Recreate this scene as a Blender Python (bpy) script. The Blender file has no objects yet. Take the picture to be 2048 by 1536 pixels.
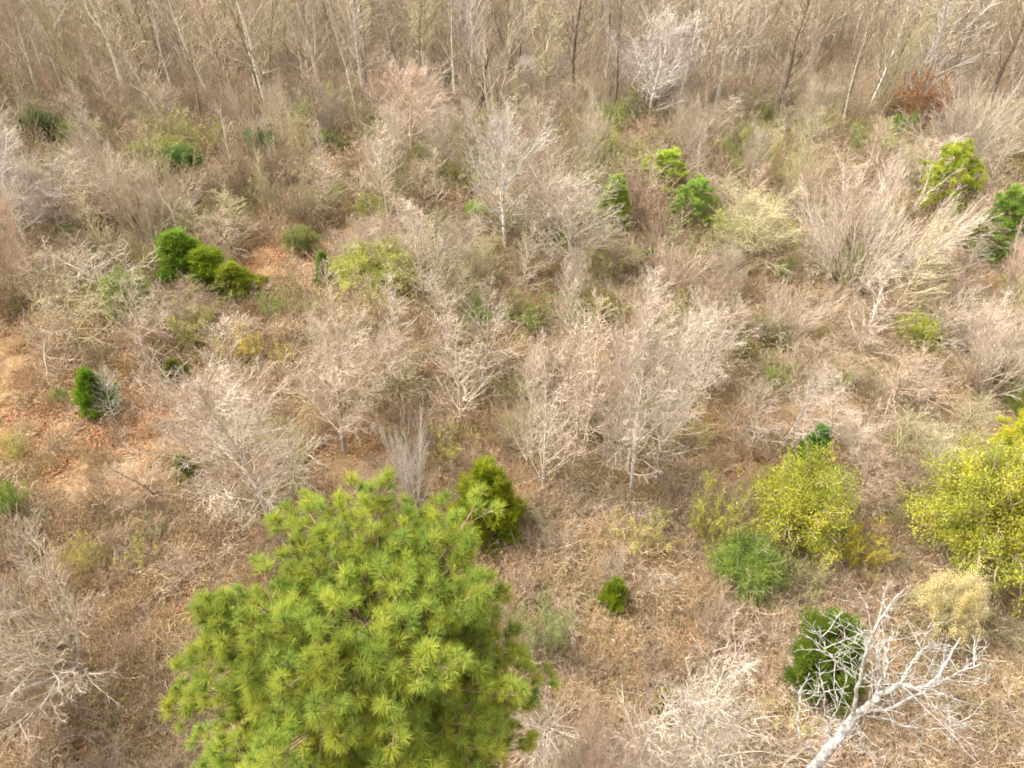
import bpy, math, random
import numpy as np

# ------------------------------------------------------------------ camera, sky, sun, exposure
sc = bpy.context.scene
CAM_H, PITCH, FOC = 18.0, math.radians(40.0), 1365.0
cam_data = bpy.data.cameras.new("camera")
cam_data.sensor_width = 36.0
cam_data.lens = 24.0
cam_data.clip_start = 0.1
cam_data.clip_end = 2000.0
cam = bpy.data.objects.new("camera", cam_data)
sc.collection.objects.link(cam)
cam.location = (0, 0, CAM_H)
cam.rotation_euler = (math.pi / 2 - PITCH, 0, 0)
sc.camera = cam

SUN_EL, SUN_AZ = math.radians(52), math.radians(-75)      # azimuth from +Y, negative = left
world = bpy.data.worlds.new("World")
sc.world = world
world.use_nodes = True
wn = world.node_tree
wn.nodes.clear()
w_out = wn.nodes.new("ShaderNodeOutputWorld")
w_bg = wn.nodes.new("ShaderNodeBackground")
w_sky = wn.nodes.new("ShaderNodeTexSky")
w_sky.sky_type = 'NISHITA'
w_sky.sun_disc = False
w_sky.sun_elevation = SUN_EL
w_sky.sun_rotation = SUN_AZ
w_sky.air_density = 1.0
w_sky.dust_density = 6.0
w_sky.ozone_density = 1.0
w_hsv = wn.nodes.new("ShaderNodeHueSaturation")           # cloud cover greys the sky
w_hsv.inputs['Saturation'].default_value = 0.03
wn.links.new(w_sky.outputs[0], w_hsv.inputs['Color'])
wn.links.new(w_hsv.outputs[0], w_bg.inputs['Color'])
w_bg.inputs['Strength'].default_value = 0.15
wn.links.new(w_bg.outputs[0], w_out.inputs[0])

sun_data = bpy.data.lights.new("sun", 'SUN')
sun_data.energy = 0.55
sun_data.angle = math.radians(25)
sun_data.color = (1.0, 0.90, 0.76)
sun = bpy.data.objects.new("sun", sun_data)
sc.collection.objects.link(sun)
from mathutils import Vector
sdir = Vector((math.sin(SUN_AZ) * math.cos(SUN_EL), math.cos(SUN_AZ) * math.cos(SUN_EL), math.sin(SUN_EL)))
sun.rotation_euler = sdir.to_track_quat('Z', 'Y').to_euler()

sc.view_settings.view_transform = 'Standard'
sc.view_settings.look = 'None'
sc.view_settings.gamma = 1.0
sc.view_settings.exposure = 2.0
sc.cycles.max_bounces = 5
sc.cycles.diffuse_bounces = 3
sc.cycles.glossy_bounces = 1
sc.cycles.transmission_bounces = 3
sc.cycles.transparent_max_bounces = 4
sc.cycles.use_denoising = True
sc.cycles.denoiser = 'OPENIMAGEDENOISE'
sc.cycles.denoising_prefilter = 'NONE'
sc.cycles.pixel_filter_type = 'BLACKMAN_HARRIS'
sc.cycles.filter_width = 1.75

TAU = 2 * math.pi
rs = np.random.RandomState(7)
random.seed(7)

# ------------------------------------------------------------------ helpers
def ray(px, py):
    u, v = (px - 1024) / FOC, (py - 768) / FOC
    return np.array([u, math.cos(PITCH) - v * math.sin(PITCH), -math.sin(PITCH) - v * math.cos(PITCH)])

def gz(x, y):
    return 0.22 * np.sin(x * 0.21 + 1.3) * np.cos(y * 0.17) + 0.10 * np.sin(x * 0.53 + y * 0.41) + 0.05 * np.sin(x * 1.3 - y * 1.1)

def at(px, py, z=0.0):
    d = ray(px, py)
    t = (CAM_H - z) / -d[2]
    return float(d[0] * t), float(d[1] * t)

def drop(py):
    return math.tan(PITCH + math.atan((py - 768) / FOC))

def px_per_m(x, y, z):
    return FOC / (y * math.cos(PITCH) + (CAM_H - z) * math.sin(PITCH))

def mesh_from(name, V, F, tone, mat, smooth=False):
    V = np.ascontiguousarray(V, dtype=np.float32)
    F = np.ascontiguousarray(F, dtype=np.int32)
    me = bpy.data.meshes.new(name)
    me.vertices.add(len(V))
    me.vertices.foreach_set("co", V.ravel())
    me.loops.add(F.size)
    me.loops.foreach_set("vertex_index", F.ravel())
    me.polygons.add(len(F))
    me.polygons.foreach_set("loop_start", np.arange(0, F.size, F.shape[1], dtype=np.int32))
    me.update(calc_edges=True)
    if tone is not None:
        a = me.attributes.new("tone", 'FLOAT', 'POINT')
        a.data.foreach_set("value", np.ascontiguousarray(tone, dtype=np.float32))
    me.polygons.foreach_set("use_smooth", np.full(len(F), smooth))
    me.materials.append(mat)
    return me

class Geo:
    def __init__(self):
        self.V, self.F, self.T, self.n = [], [], [], 0
    def add(self, V, F, T):
        V = V.reshape(-1, 3)
        self.V.append(V); self.F.append(F + self.n); self.T.append(np.broadcast_to(T, (len(V),)) if np.ndim(T) == 0 else T)
        self.n += len(V)
    def mesh(self, name, mat, smooth=False):
        return mesh_from(name, np.concatenate(self.V), np.concatenate(self.F), np.concatenate(self.T), mat, smooth)

def norm(a):
    return a / np.maximum(np.linalg.norm(a, axis=-1, keepdims=True), 1e-9)

def frame(d):
    ref = np.where(np.abs(d[..., 2:3]) > 0.9, np.array([1.0, 0, 0]), np.array([0, 0, 1.0]))
    u = norm(np.cross(d, ref))
    return u, np.cross(d, u)

def tubes(geo, P, R, sides, tone):
    """P (N,n,3) polylines, R (N,n) radii."""
    N, n, _ = P.shape
    d = norm(P[:, -1] - P[:, 0])
    U, W = frame(d)
    a = np.arange(sides) * TAU / sides
    ring = np.cos(a)[None, None, :, None] * U[:, None, None, :] + np.sin(a)[None, None, :, None] * W[:, None, None, :]
    V = P[:, :, None, :] + ring * R[:, :, None, None]
    base = (np.arange(N) * n * sides)[:, None, None] + (np.arange(n - 1) * sides)[None, :, None]
    k = np.arange(sides)[None, None, :]
    k2 = (k + 1) % sides
    F = np.stack([base + k, base + k2, base + k2 + sides, base + k + sides], -1).reshape(-1, 4)
    T = np.repeat(tone, n * sides)
    geo.add(V, F, T)

def grow_path(rng, S, D, L, segs, wig, up):
    N = len(S)
    P = np.zeros((N, segs + 1, 3)); P[:, 0] = S
    d = D.copy()
    st = (L / segs)[:, None]
    for i in range(segs):
        P[:, i + 1] = P[:, i] + d * st
        d = d + rng.normal(0, wig, (N, 3)); d[:, 2] += up
        d = norm(d)
    return P

def branch(rng, P, R, L, cfg):
    """children on parents; returns child S, D, L, R0"""
    N, n, _ = P.shape
    k = cfg['n']
    t0, t1 = cfg.get('t', (0.2, 1.0))
    t = t0 + (t1 - t0) * (np.arange(k)[None, :] + rng.rand(N, k)) / k
    t = np.clip(t, 0, 0.999)
    f = t * (n - 1); i = f.astype(int); w = (f - i)[..., None]
    r = np.arange(N)[:, None]
    A, B = P[r, i], P[r, i + 1]
    S = A * (1 - w) + B * w
    T = norm(B - A)
    pr = R[r, i] * (1 - w[..., 0]) + R[r, i + 1] * w[..., 0]
    U, W = frame(T)
    phi = np.arange(k)[None, :] * 2.4 + rng.rand(N, 1) * TAU + rng.normal(0, .5, (N, k))
    ang = np.radians(cfg['a'][0] + (cfg['a'][1] - cfg['a'][0]) * t + rng.normal(0, cfg.get('aj', 8), (N, k)))
    D = np.cos(ang)[..., None] * T + np.sin(ang)[..., None] * (np.cos(phi)[..., None] * U + np.sin(phi)[..., None] * W)
    D[..., 2] += cfg.get('lift', 0.0)
    D = norm(D)
    env = cfg.get('env', lambda t: 1 - 0.5 * t)(t)
    LL = L[:, None] * cfg['l'] * env * rng.uniform(0.6, 1.3, (N, k))
    RR = np.minimum(pr * cfg.get('rr', 0.6), cfg.get('rmax', 9.))
    RR = np.maximum(RR, cfg.get('rmin', 0.003))
    keep = rng.rand(N, k) < cfg.get('p', 1.0)
    return S[keep], D[keep], LL[keep], RR[keep]

def skeleton(seed, H, R, levels, stems=1, spread=0.0, wig0=0.05, segs0=10, up0=0.02, r_base=0.05):
    rng = np.random.RandomState(seed)
    if stems == 1:
        S = np.zeros((1, 3)); D = norm(np.array([[rng.normal(0, .04), rng.normal(0, .04), 1.0]])); L = np.array([H])
    else:
        ph = np.arange(stems) * TAU / stems + rng.rand(stems)
        S = np.stack([np.cos(ph) * r_base, np.sin(ph) * r_base, np.zeros(stems)], -1) * rng.rand(stems, 1) * 2
        sp = np.radians(spread) * rng.uniform(0.2, 1.15, stems)
        D = np.stack([np.cos(ph) * np.sin(sp), np.sin(ph) * np.sin(sp), np.cos(sp)], -1)
        L = H * rng.uniform(0.65, 1.05, stems)
    P = grow_path(rng, S, D, L, segs0, wig0, up0)
    P[:, 0, 2] -= 0.08
    tt = np.linspace(0, 1, segs0 + 1)
    RR = R * (1 - tt * 0.88)[None, :] * rng.uniform(0.75, 1.1, (len(S), 1))
    if stems == 1:
        RR[:, 0] *= 1.35
    out = [(P, RR, rng.rand(len(S)))]
    for cfg in levels:
        S, D, L, R0 = branch(rng, P, RR, L, cfg)
        P = grow_path(rng, S, D, L, cfg.get('segs', 3), cfg.get('wig', .12), cfg.get('up', .03))
        tt = np.linspace(0, 1, P.shape[1])
        RR = R0[:, None] * (1 - tt * 0.8)[None, :]
        out.append((P, RR, rng.rand(len(S))))
    return out

def leaves(geo, rng, C, size, ar=0.55, flat=0.0, dirs=None, jit=0.02, tone=None):
    """one diamond leaf quad per centre, folded slightly"""
    N = len(C)
    C = C + rng.normal(0, jit, (N, 3))
    d = norm(rng.normal(0, 1, (N, 3)) * np.array([1, 1, 1 - flat]) + (0 if dirs is None else dirs * 1.3))
    s = norm(np.cross(d, norm(rng.normal(0, 1, (N, 3)) * np.array([1 - flat, 1 - flat, 1]) + 1e-6)))
    L = (size * rng.uniform(0.6, 1.4, N))[:, None]
    W = L * ar
    V = np.stack([C, C + d * L * .5 + s * W * .5, C + d * L, C + d * L * .5 - s * W * .5], 1)
    F = (np.arange(N) * 4)[:, None] + np.arange(4)[None]
    T = np.repeat(rng.rand(N) if tone is None else tone, 4)
    geo.add(V, F, T)

def needles(geo, rng, B, D, L, w, tone, droop=0.25):
    """bent strips: base B, direction D, length L, width w"""
    N = len(B)
    s = norm(np.cross(D, norm(rng.normal(0, 1, (N, 3)))))
    L = L[:, None]; dn = np.array([0, 0, -1.0])
    M = B + D * L * .5
    E = M + norm(D + dn * droop) * L * .5
    V = np.stack([B - s * w * .5, B + s * w * .5, M - s * w * .5, M + s * w * .5, E - s * w * .12, E + s * w * .12], 1)
    b = (np.arange(N) * 6)[:, None, None]
    F = (b + np.array([[0, 1, 3, 2], [2, 3, 5, 4]])[None]).reshape(-1, 4)
    geo.add(V, F, np.repeat(tone, 6))

# ------------------------------------------------------------------ materials
def new_mat(name):
    m = bpy.data.materials.new(name); m.use_nodes = True
    nt = m.node_tree; nt.nodes.clear()
    return m, nt, nt.nodes.new("ShaderNodeOutputMaterial")

def nd(nt, typ, **kw):
    n = nt.nodes.new(typ)
    for k, v in kw.items():
        setattr(n, k, v)
    return n

def plant_mat(name, light=(1.35, 1.3, 1.2), dark=(0.6, 0.6, 0.6), colour=None, transl=0.0, noise_scale=6.0, noise_amt=0.35, var=0.25, colour2=None):
    """colour = object colour (or fixed) x per-piece tone x noise mottling x per-object variation"""
    m, nt, out = new_mat(name)
    lk = nt.links.new
    at_ = nd(nt, "ShaderNodeAttribute", attribute_name="tone")
    mix = nd(nt, "ShaderNodeMix", data_type='RGBA')
    lk(at_.outputs['Fac'], mix.inputs['Factor'])
    mix.inputs['A'].default_value = (*dark, 1); mix.inputs['B'].default_value = (*light, 1)
    info = nd(nt, "ShaderNodeObjectInfo")
    mul = nd(nt, "ShaderNodeMix", data_type='RGBA', blend_type='MULTIPLY'); mul.inputs['Factor'].default_value = 1
    lk(mix.outputs['Result'], mul.inputs['A'])
    if colour is None:
        lk(info.outputs['Color'], mul.inputs['B'])
    else:
        mul.inputs['B'].default_value = (*colour, 1)
    if colour2 is not None:      # patches of differently coloured plants across the land
        fn = nd(nt, "ShaderNodeTexNoise"); fn.inputs['Scale'].default_value = .28; fn.inputs['Detail'].default_value = 4
        lk(info.outputs['Location'], fn.inputs['Vector'])
        fr = nd(nt, "ShaderNodeMapRange"); fr.inputs['From Min'].default_value = .42; fr.inputs['From Max'].default_value = .6
        lk(fn.outputs['Fac'], fr.inputs['Value'])
        fm = nd(nt, "ShaderNodeMix", data_type='RGBA'); lk(fr.outputs[0], fm.inputs['Factor'])
        fm.inputs['A'].default_value = (*colour, 1); fm.inputs['B'].default_value = (*colour2, 1)
        lk(fm.outputs['Result'], mul.inputs['B'])
    tex = nd(nt, "ShaderNodeTexNoise"); tex.inputs['Scale'].default_value = noise_scale; tex.inputs['Detail'].default_value = 3
    tc = nd(nt, "ShaderNodeTexCoord"); lk(tc.outputs['Object'], tex.inputs['Vector'])
    mr = nd(nt, "ShaderNodeMapRange"); lk(tex.outputs['Fac'], mr.inputs['Value'])
    mr.inputs['From Min'].default_value = .3; mr.inputs['From Max'].default_value = .7
    mr.inputs['To Min'].default_value = 1 - noise_amt; mr.inputs['To Max'].default_value = 1 + noise_amt
    vr = nd(nt, "ShaderNodeMapRange"); lk(info.outputs['Random'], vr.inputs['Value'])
    vr.inputs['To Min'].default_value = 1 - var; vr.inputs['To Max'].default_value = 1 + var
    mm = nd(nt, "ShaderNodeMath", operation='MULTIPLY'); lk(mr.outputs[0], mm.inputs[0]); lk(vr.outputs[0], mm.inputs[1])
    sc_ = nd(nt, "ShaderNodeVectorMath", operation='SCALE'); lk(mul.outputs['Result'], sc_.inputs[0]); lk(mm.outputs[0], sc_.inputs['Scale'])
    df = nd(nt, "ShaderNodeBsdfDiffuse"); lk(sc_.outputs[0], df.inputs['Color'])
    if transl > 0:
        tr = nd(nt, "ShaderNodeBsdfTranslucent"); lk(sc_.outputs[0], tr.inputs['Color'])
        ms = nd(nt, "ShaderNodeMixShader"); ms.inputs[0].default_value = transl
        lk(df.outputs[0], ms.inputs[1]); lk(tr.outputs[0], ms.inputs[2]); lk(ms.outputs[0], out.inputs[0])
    else:
        lk(df.outputs[0], out.inputs[0])
    return m

M_BARK = plant_mat("bark", light=(1.3, 1.28, 1.25), dark=(.7, .68, .66), noise_scale=9, noise_amt=.4, var=.12)
M_DEAD = plant_mat("weathered_bark", light=(1.1, 1.08, 1.05), dark=(.8, .78, .75), noise_scale=22, noise_amt=.55, var=.05)
M_TWIG = plant_mat("twig_bark", light=(1.35, 1.3, 1.22), dark=(.62, .58, .54), noise_scale=2.5, noise_amt=.25, var=.15)
M_LEAF = plant_mat("green_leaf", light=(1.7, 1.4, .85), dark=(.5, .62, .6), transl=.35, noise_scale=2.0, noise_amt=.3, var=.1)
M_NEEDLE = plant_mat("pine_needle", light=(1.7, 1.32, .8), dark=(.66, .82, .7), transl=.4, noise_scale=.8, noise_amt=.2, var=.08)

def ground_mat():
    m, nt, out = new_mat("leaf_strewn_soil")
    lk = nt.links.new
    geo = nd(nt, "ShaderNodeNewGeometry")
    n1 = nd(nt, "ShaderNodeTexNoise"); n1.inputs['Scale'].default_value = .12; n1.inputs['Detail'].default_value = 6
    n2 = nd(nt, "ShaderNodeTexNoise"); n2.inputs['Scale'].default_value = 2.2; n2.inputs['Detail'].default_value = 8
    n3 = nd(nt, "ShaderNodeTexVoronoi"); n3.inputs['Scale'].default_value = 14
    for n in (n1, n2, n3):
        lk(geo.outputs['Position'], n.inputs['Vector'])
    r1 = nd(nt, "ShaderNodeValToRGB")
    r1.color_ramp.elements[0].position = .35; r1.color_ramp.elements[0].color = (.15, .11, .07, 1)
    r1.color_ramp.elements[1].position = .62; r1.color_ramp.elements[1].color = (.27, .195, .12, 1)
    lk(n1.outputs['Fac'], r1.inputs['Fac'])
    r2 = nd(nt, "ShaderNodeValToRGB")
    r2.color_ramp.elements[0].position = .3; r2.color_ramp.elements[0].color = (.55, .52, .5, 1)
    r2.color_ramp.elements[1].position = .7; r2.color_ramp.elements[1].color = (1.25, 1.2, 1.1, 1)
    lk(n2.outputs['Fac'], r2.inputs['Fac'])
    r3 = nd(nt, "ShaderNodeValToRGB")
    r3.color_ramp.elements[0].color = (.7, .65, .6, 1); r3.color_ramp.elements[1].color = (1.35, 1.2, 1.05, 1)
    sp = nd(nt, "ShaderNodeSeparateColor"); lk(n3.outputs['Color'], sp.inputs[0]); lk(sp.outputs[0], r3.inputs['Fac'])
    a = nd(nt, "ShaderNodeMix", data_type='RGBA', blend_type='MULTIPLY'); a.inputs['Factor'].default_value = 1
    lk(r1.outputs[0], a.inputs['A']); lk(r2.outputs[0], a.inputs['B'])
    b = nd(nt, "ShaderNodeMix", data_type='RGBA', blend_type='MULTIPLY'); b.inputs['Factor'].default_value = 1
    lk(a.outputs['Result'], b.inputs['A']); lk(r3.outputs[0], b.inputs['B'])
    df = nd(nt, "ShaderNodeBsdfDiffuse"); lk(b.outputs['Result'], df.inputs['Color'])
    bp = nd(nt, "ShaderNodeBump"); bp.inputs['Strength'].default_value = .6; bp.inputs['Distance'].default_value = .08
    lk(n2.outputs['Fac'], bp.inputs['Height']); lk(bp.outputs[0], df.inputs['Normal'])
    lk(df.outputs[0], out.inputs[0])
    return m

# ------------------------------------------------------------------ ground
def axis(lo, hi, fine_lo, fine_hi, step, coarse):
    return np.concatenate([np.arange(lo, fine_lo, coarse), np.arange(fine_lo, fine_hi, step), np.arange(fine_hi, hi + 1, coarse)])
gx = axis(-600, 600, -70, 70, 0.5, 12)
gy = axis(-200, 900, 0, 70, 0.5, 12)
X, Y = np.meshgrid(gx, gy)
Z = gz(X, Y) + rs.normal(0, .012, X.shape)
nx, ny = len(gx), len(gy)
ii, jj = np.meshgrid(np.arange(nx - 1), np.arange(ny - 1))
q = (jj * nx + ii).ravel()
ground = bpy.data.objects.new("ground", mesh_from("ground", np.stack([X, Y, Z], -1).reshape(-1, 3),
                              np.stack([q, q + 1, q + nx + 1, q + nx], -1), None, ground_mat(), True))
ground["kind"] = "structure"
sc.collection.objects.link(ground)

# ------------------------------------------------------------------ plant kinds (each: list of (part name, mesh), height, width)
KIND = {}
def register(key, parts):
    zs, rr = 0, 0
    for _, me in parts:
        co = np.empty(len(me.vertices) * 3, dtype=np.float32); me.vertices.foreach_get("co", co); co = co.reshape(-1, 3)
        zs = max(zs, float(np.percentile(co[:, 2], 99.8)))
        rr = max(rr, float(np.percentile(np.abs(co[:, 0]), 97)))
    KIND[key] = (parts, zs, 2 * rr)

def sides_for(level):
    return [7, 4, 3, 3, 3][min(level, 4)]

def bare(key, seed, H, R, levels, split=1, **kw):
    sk = skeleton(seed, H, R, levels, **kw)
    g0, g1 = Geo(), Geo()
    for i, (P, RR, tone) in enumerate(sk):
        tubes(g0 if i < split else g1, P, RR, sides_for(i), tone)
    parts = [("trunk" if kw.get('stems', 1) == 1 else "stems", g0.mesh(key + "_trunk", M_BARK, True)), ("crown", g1.mesh(key + "_crown", M_TWIG))]
    return sk, parts

oval = lambda t: np.sin(np.clip((t - .05) / .98, 0, 1) * math.pi) ** .6 * .9 + .12
topheavy = lambda t: 0.5 + 0.5 * np.sin(t * 3.0)
cone = lambda t: 1.15 - .85 * t

# tall wood trees
for v in range(6):
    sk, parts = bare('tall%d' % v, 100 + v, 13, .19 - .015 * v, [
        dict(n=24 + 2 * v, t=(.22 + .04 * (v % 3), 1), a=(46, 18), l=.30, env=topheavy if v % 2 else oval, rr=.42, segs=7, wig=.10, up=.10, rmin=.028),
        dict(n=9, t=(.15, 1), a=(44, 28), l=.42, rr=.55, segs=4, wig=.13, up=.06, rmin=.018),
        dict(n=7, t=(.15, 1), a=(45, 30), l=.5, rr=.6, segs=2, wig=.14, up=.04, rmin=.011)],
        wig0=.035, segs0=14, up0=.05)
    register('tall%d' % v, parts)
for v in range(2):
    sk, parts = bare('fork%d' % v, 150 + v, 13, .17, [
        dict(n=16, t=(.2, 1), a=(44, 22), l=.34, env=topheavy, rr=.5, segs=6, wig=.12, up=.07, rmin=.03),
        dict(n=8, t=(.2, 1), a=(45, 30), l=.42, rr=.6, segs=4, wig=.14, up=.05, rmin=.016),
        dict(n=7, t=(.15, 1), a=(45, 32), l=.5, rr=.6, segs=2, wig=.14, up=.03, rmin=.010)],
        stems=3, spread=14, wig0=.06, segs0=12, up0=.02, r_base=.12)
    register('fork%d' % v, parts)
for v in range(2):       # straight thin poles
    sk, parts = bare('pole%d' % v, 170 + v, 10, .085, [
        dict(n=26, t=(.3, 1), a=(40, 18), l=.17, env=topheavy, rr=.5, segs=4, wig=.10, up=.08, rmin=.020),
        dict(n=7, t=(.15, 1), a=(42, 28), l=.5, rr=.6, segs=3, wig=.13, up=.04, rmin=.011)],
        wig0=.02, segs0=12, up0=.05)
    register('pole%d' % v, parts)
# pale broad crowned trees
for v in range(3):
    sk, parts = bare('pale%d' % v, 200 + v, 8, .12, [
        dict(n=46, t=(.14, 1), a=(62, 20), l=.42, env=lambda t: .25 + .95 * np.sin(np.clip(t * 1.05, 0, 1) * math.pi) ** .7, rr=.42, segs=7, wig=.09, up=.09, rmin=.016),
        dict(n=12, t=(.12, 1), a=(45, 32), l=.42, rr=.6, segs=4, wig=.12, up=.05, rmin=.009),
        dict(n=8, t=(.12, 1), a=(42, 32), l=.5, rr=.65, segs=2, wig=.14, up=.03, rmin=.007),
        dict(n=2, t=(.3, 1), a=(40, 30), l=.6, rr=.7, segs=1, rmin=.0055)],
        wig0=.05, segs0=10)
    register('pale%d' % v, parts)
# fan shaped multi stemmed trees
for v in range(3):
    sk, parts = bare('fan%d' % v, 240 + v, 5.2, .055 if v < 2 else .038, [
        dict(n=12, t=(.25, 1), a=(32, 20), l=.45, rr=.6, segs=5, wig=.07, up=.03, rmin=.012),
        dict(n=9, t=(.15, 1), a=(30, 22), l=.42, rr=.6, segs=3, wig=.08, up=.01, rmin=.008),
        dict(n=4, t=(.15, 1), a=(30, 22), l=.5, rr=.65, segs=1, wig=.08, rmin=.006)],
        stems=18 if v < 2 else 30, spread=40 if v < 2 else 58, wig0=.04, segs0=8, up0=.03, r_base=.15)
    register('fan%d' % v, parts)
# slender young trees
for v in range(3):
    sk, parts = bare('slim%d' % v, 300 + v, 7, .055, [
        dict(n=48, t=(.10, 1), a=(58, 24), l=.25, env=lambda t: .45 + .9 * np.sin(np.clip(t + .12, 0, 1) * math.pi) - .15 * t, rr=.5, segs=5, wig=.06, up=.06, rmin=.011),
        dict(n=9, t=(.15, 1), a=(40, 28), l=.5, rr=.65, segs=3, wig=.09, up=.03, rmin=.007),
        dict(n=3, t=(.2, 1), a=(45, 36), l=.55, rr=.7, segs=1, rmin=.006)],
        wig0=.035, segs0=10)
    register('slim%d' % v, parts)
for v in range(3):
    sk, parts = bare('lance%d' % v, 330 + v, 7, .05, [
        dict(n=44, t=(.08, 1), a=(46, 16), l=.22, env=lambda t: 1.15 - .7 * t, rr=.5, segs=5, wig=.06, up=.07, rmin=.010),
        dict(n=8, t=(.15, 1), a=(38, 26), l=.5, rr=.65, segs=3, wig=.08, up=.05, rmin=.0065),
        dict(n=3, t=(.2, 1), a=(38, 26), l=.5, rr=.7, segs=1, rmin=.006)],
        wig0=.03, segs0=10)
    register('lance%d' % v, parts)
# low wide scrubby trees with flat twiggy crowns
for v in range(3):
    sk, parts = bare('scrub%d' % v, 340 + v, 4.2, .09, [
        dict(n=22, t=(.3, 1), a=(82, 40), l=.62, env=lambda t: .6 + .5 * np.sin(t * 3.1), rr=.45, segs=6, wig=.16, up=.0, rmin=.014),
        dict(n=11, t=(.12, 1), a=(60, 40), l=.4, rr=.6, segs=4, wig=.2, up=.03, rmin=.009),
        dict(n=8, t=(.12, 1), a=(60, 40), l=.45, rr=.65, segs=2, wig=.2, up=.03, rmin=.0065)],
        wig0=.1, segs0=8)
    register('scrub%d' % v, parts)
# bare shrubs
for v in range(4):
    sk, parts = bare('shrub%d' % v, 380 + v, 2.6, .028, [
        dict(n=8, t=(.15, 1), a=(42, 28), l=.5, rr=.7, segs=4, wig=.16, up=.02, rmin=.013),
        dict(n=6, t=(.15, 1), a=(48, 35), l=.45, rr=.65, segs=3, wig=.18, up=.02, rmin=.009),
        dict(n=2, t=(.15, 1), a=(45, 35), l=.5, rr=.65, segs=1, wig=.2, rmin=.007)],
        stems=18, spread=42, wig0=.11, segs0=7, up0=-.02 - .01 * v, r_base=.4)
    register('shrub%d' % v, parts)
# tangled arching brambles holding brown leaves
for v in range(2):
    sk, parts = bare('tangle%d' % v, 420 + v, 2.4, .014, [
        dict(n=7, t=(.1, 1), a=(50, 45), l=.5, rr=.7, segs=5, wig=.25, up=-.08, rmin=.008),
        dict(n=7, t=(.1, 1), a=(60, 45), l=.45, rr=.7, segs=3, wig=.3, up=-.05, rmin=.0065),
        dict(n=3, t=(.1, 1), a=(60, 45), l=.5, rr=.7, segs=1, wig=.3, rmin=.0055)],
        stems=24, spread=60, wig0=.16, segs0=8, up0=-.13, r_base=.6)
    rng = np.random.RandomState(v)
    g = Geo(); C = sk[2][0].reshape(-1, 3); C = C[rng.rand(len(C)) < .5]
    leaves(g, rng, C, .075)
    register('tangle%d' % v, parts + [("foliage", g.mesh("tangle_leaves", M_LEAF))])
# open fine-limbed treetops seen close
for v in range(3):
    sk, parts = bare('near%d' % v, 480 + v, 7, .05, [
        dict(n=20, t=(.25, 1), a=(48, 18), l=.36, env=lambda t: 1.15 - .6 * t, rr=.5, segs=8, wig=.07, up=.07, rmin=.010),
        dict(n=8, t=(.2, 1), a=(45, 32), l=.38, rr=.6, segs=5, wig=.10, up=.06, rmin=.006),
        dict(n=6, t=(.2, 1), a=(42, 30), l=.42, rr=.6, segs=3, wig=.14, up=.03, rmin=.004)], wig0=.05, segs0=12)
    register('near%d' % v, parts)
# gnarled dark tree
sk, parts = bare('gnarl0', 460, 11, .2, [
    dict(n=9, t=(.45, 1), a=(55, 40), l=.45, env=lambda t: 1 + 0 * t, rr=.7, segs=7, wig=.25, up=.03, rmin=.03),
    dict(n=6, t=(.2, 1), a=(55, 40), l=.45, rr=.6, segs=5, wig=.25, up=.04, rmin=.014),
    dict(n=6, t=(.2, 1), a=(50, 40), l=.5, rr=.6, segs=3, wig=.2, up=.04, rmin=.009)], wig0=.13, segs0=12)
register('gnarl0', parts)

# leafy shrubs
def leafy(key, seed, H, stems, spread, nleaf, size, up0=-.02, dens=1.0, l2=.45):
    sk, parts = bare(key, seed, H, .025, [
        dict(n=10, t=(.1, 1), a=(48, 32), l=l2, rr=.65, segs=4, wig=.16, up=.02, rmin=.008),
        dict(n=8, t=(.1, 1), a=(50, 35), l=.45, rr=.65, segs=3, wig=.2, up=.02, rmin=.006)],
        stems=stems, spread=spread, wig0=.1, segs0=7, up0=up0, r_base=.3)
    rng = np.random.RandomState(seed)
    P = sk[2][0]; tone = sk[2][2]
    idx = rng.randint(0, len(P), nleaf); f = rng.rand(nleaf) * (P.shape[1] - 1.001); i = f.astype(int); w = (f - i)[:, None]
    C = P[idx, i] * (1 - w) + P[idx, i + 1] * w
    g = Geo(); leaves(g, rng, C, size, ar=.5, jit=.03, tone=np.clip(tone[idx] * .6 + rng.rand(nleaf) * .4, 0, 1))
    register(key, parts + [("foliage", g.mesh(key + "_leaves", M_LEAF))])
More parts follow.
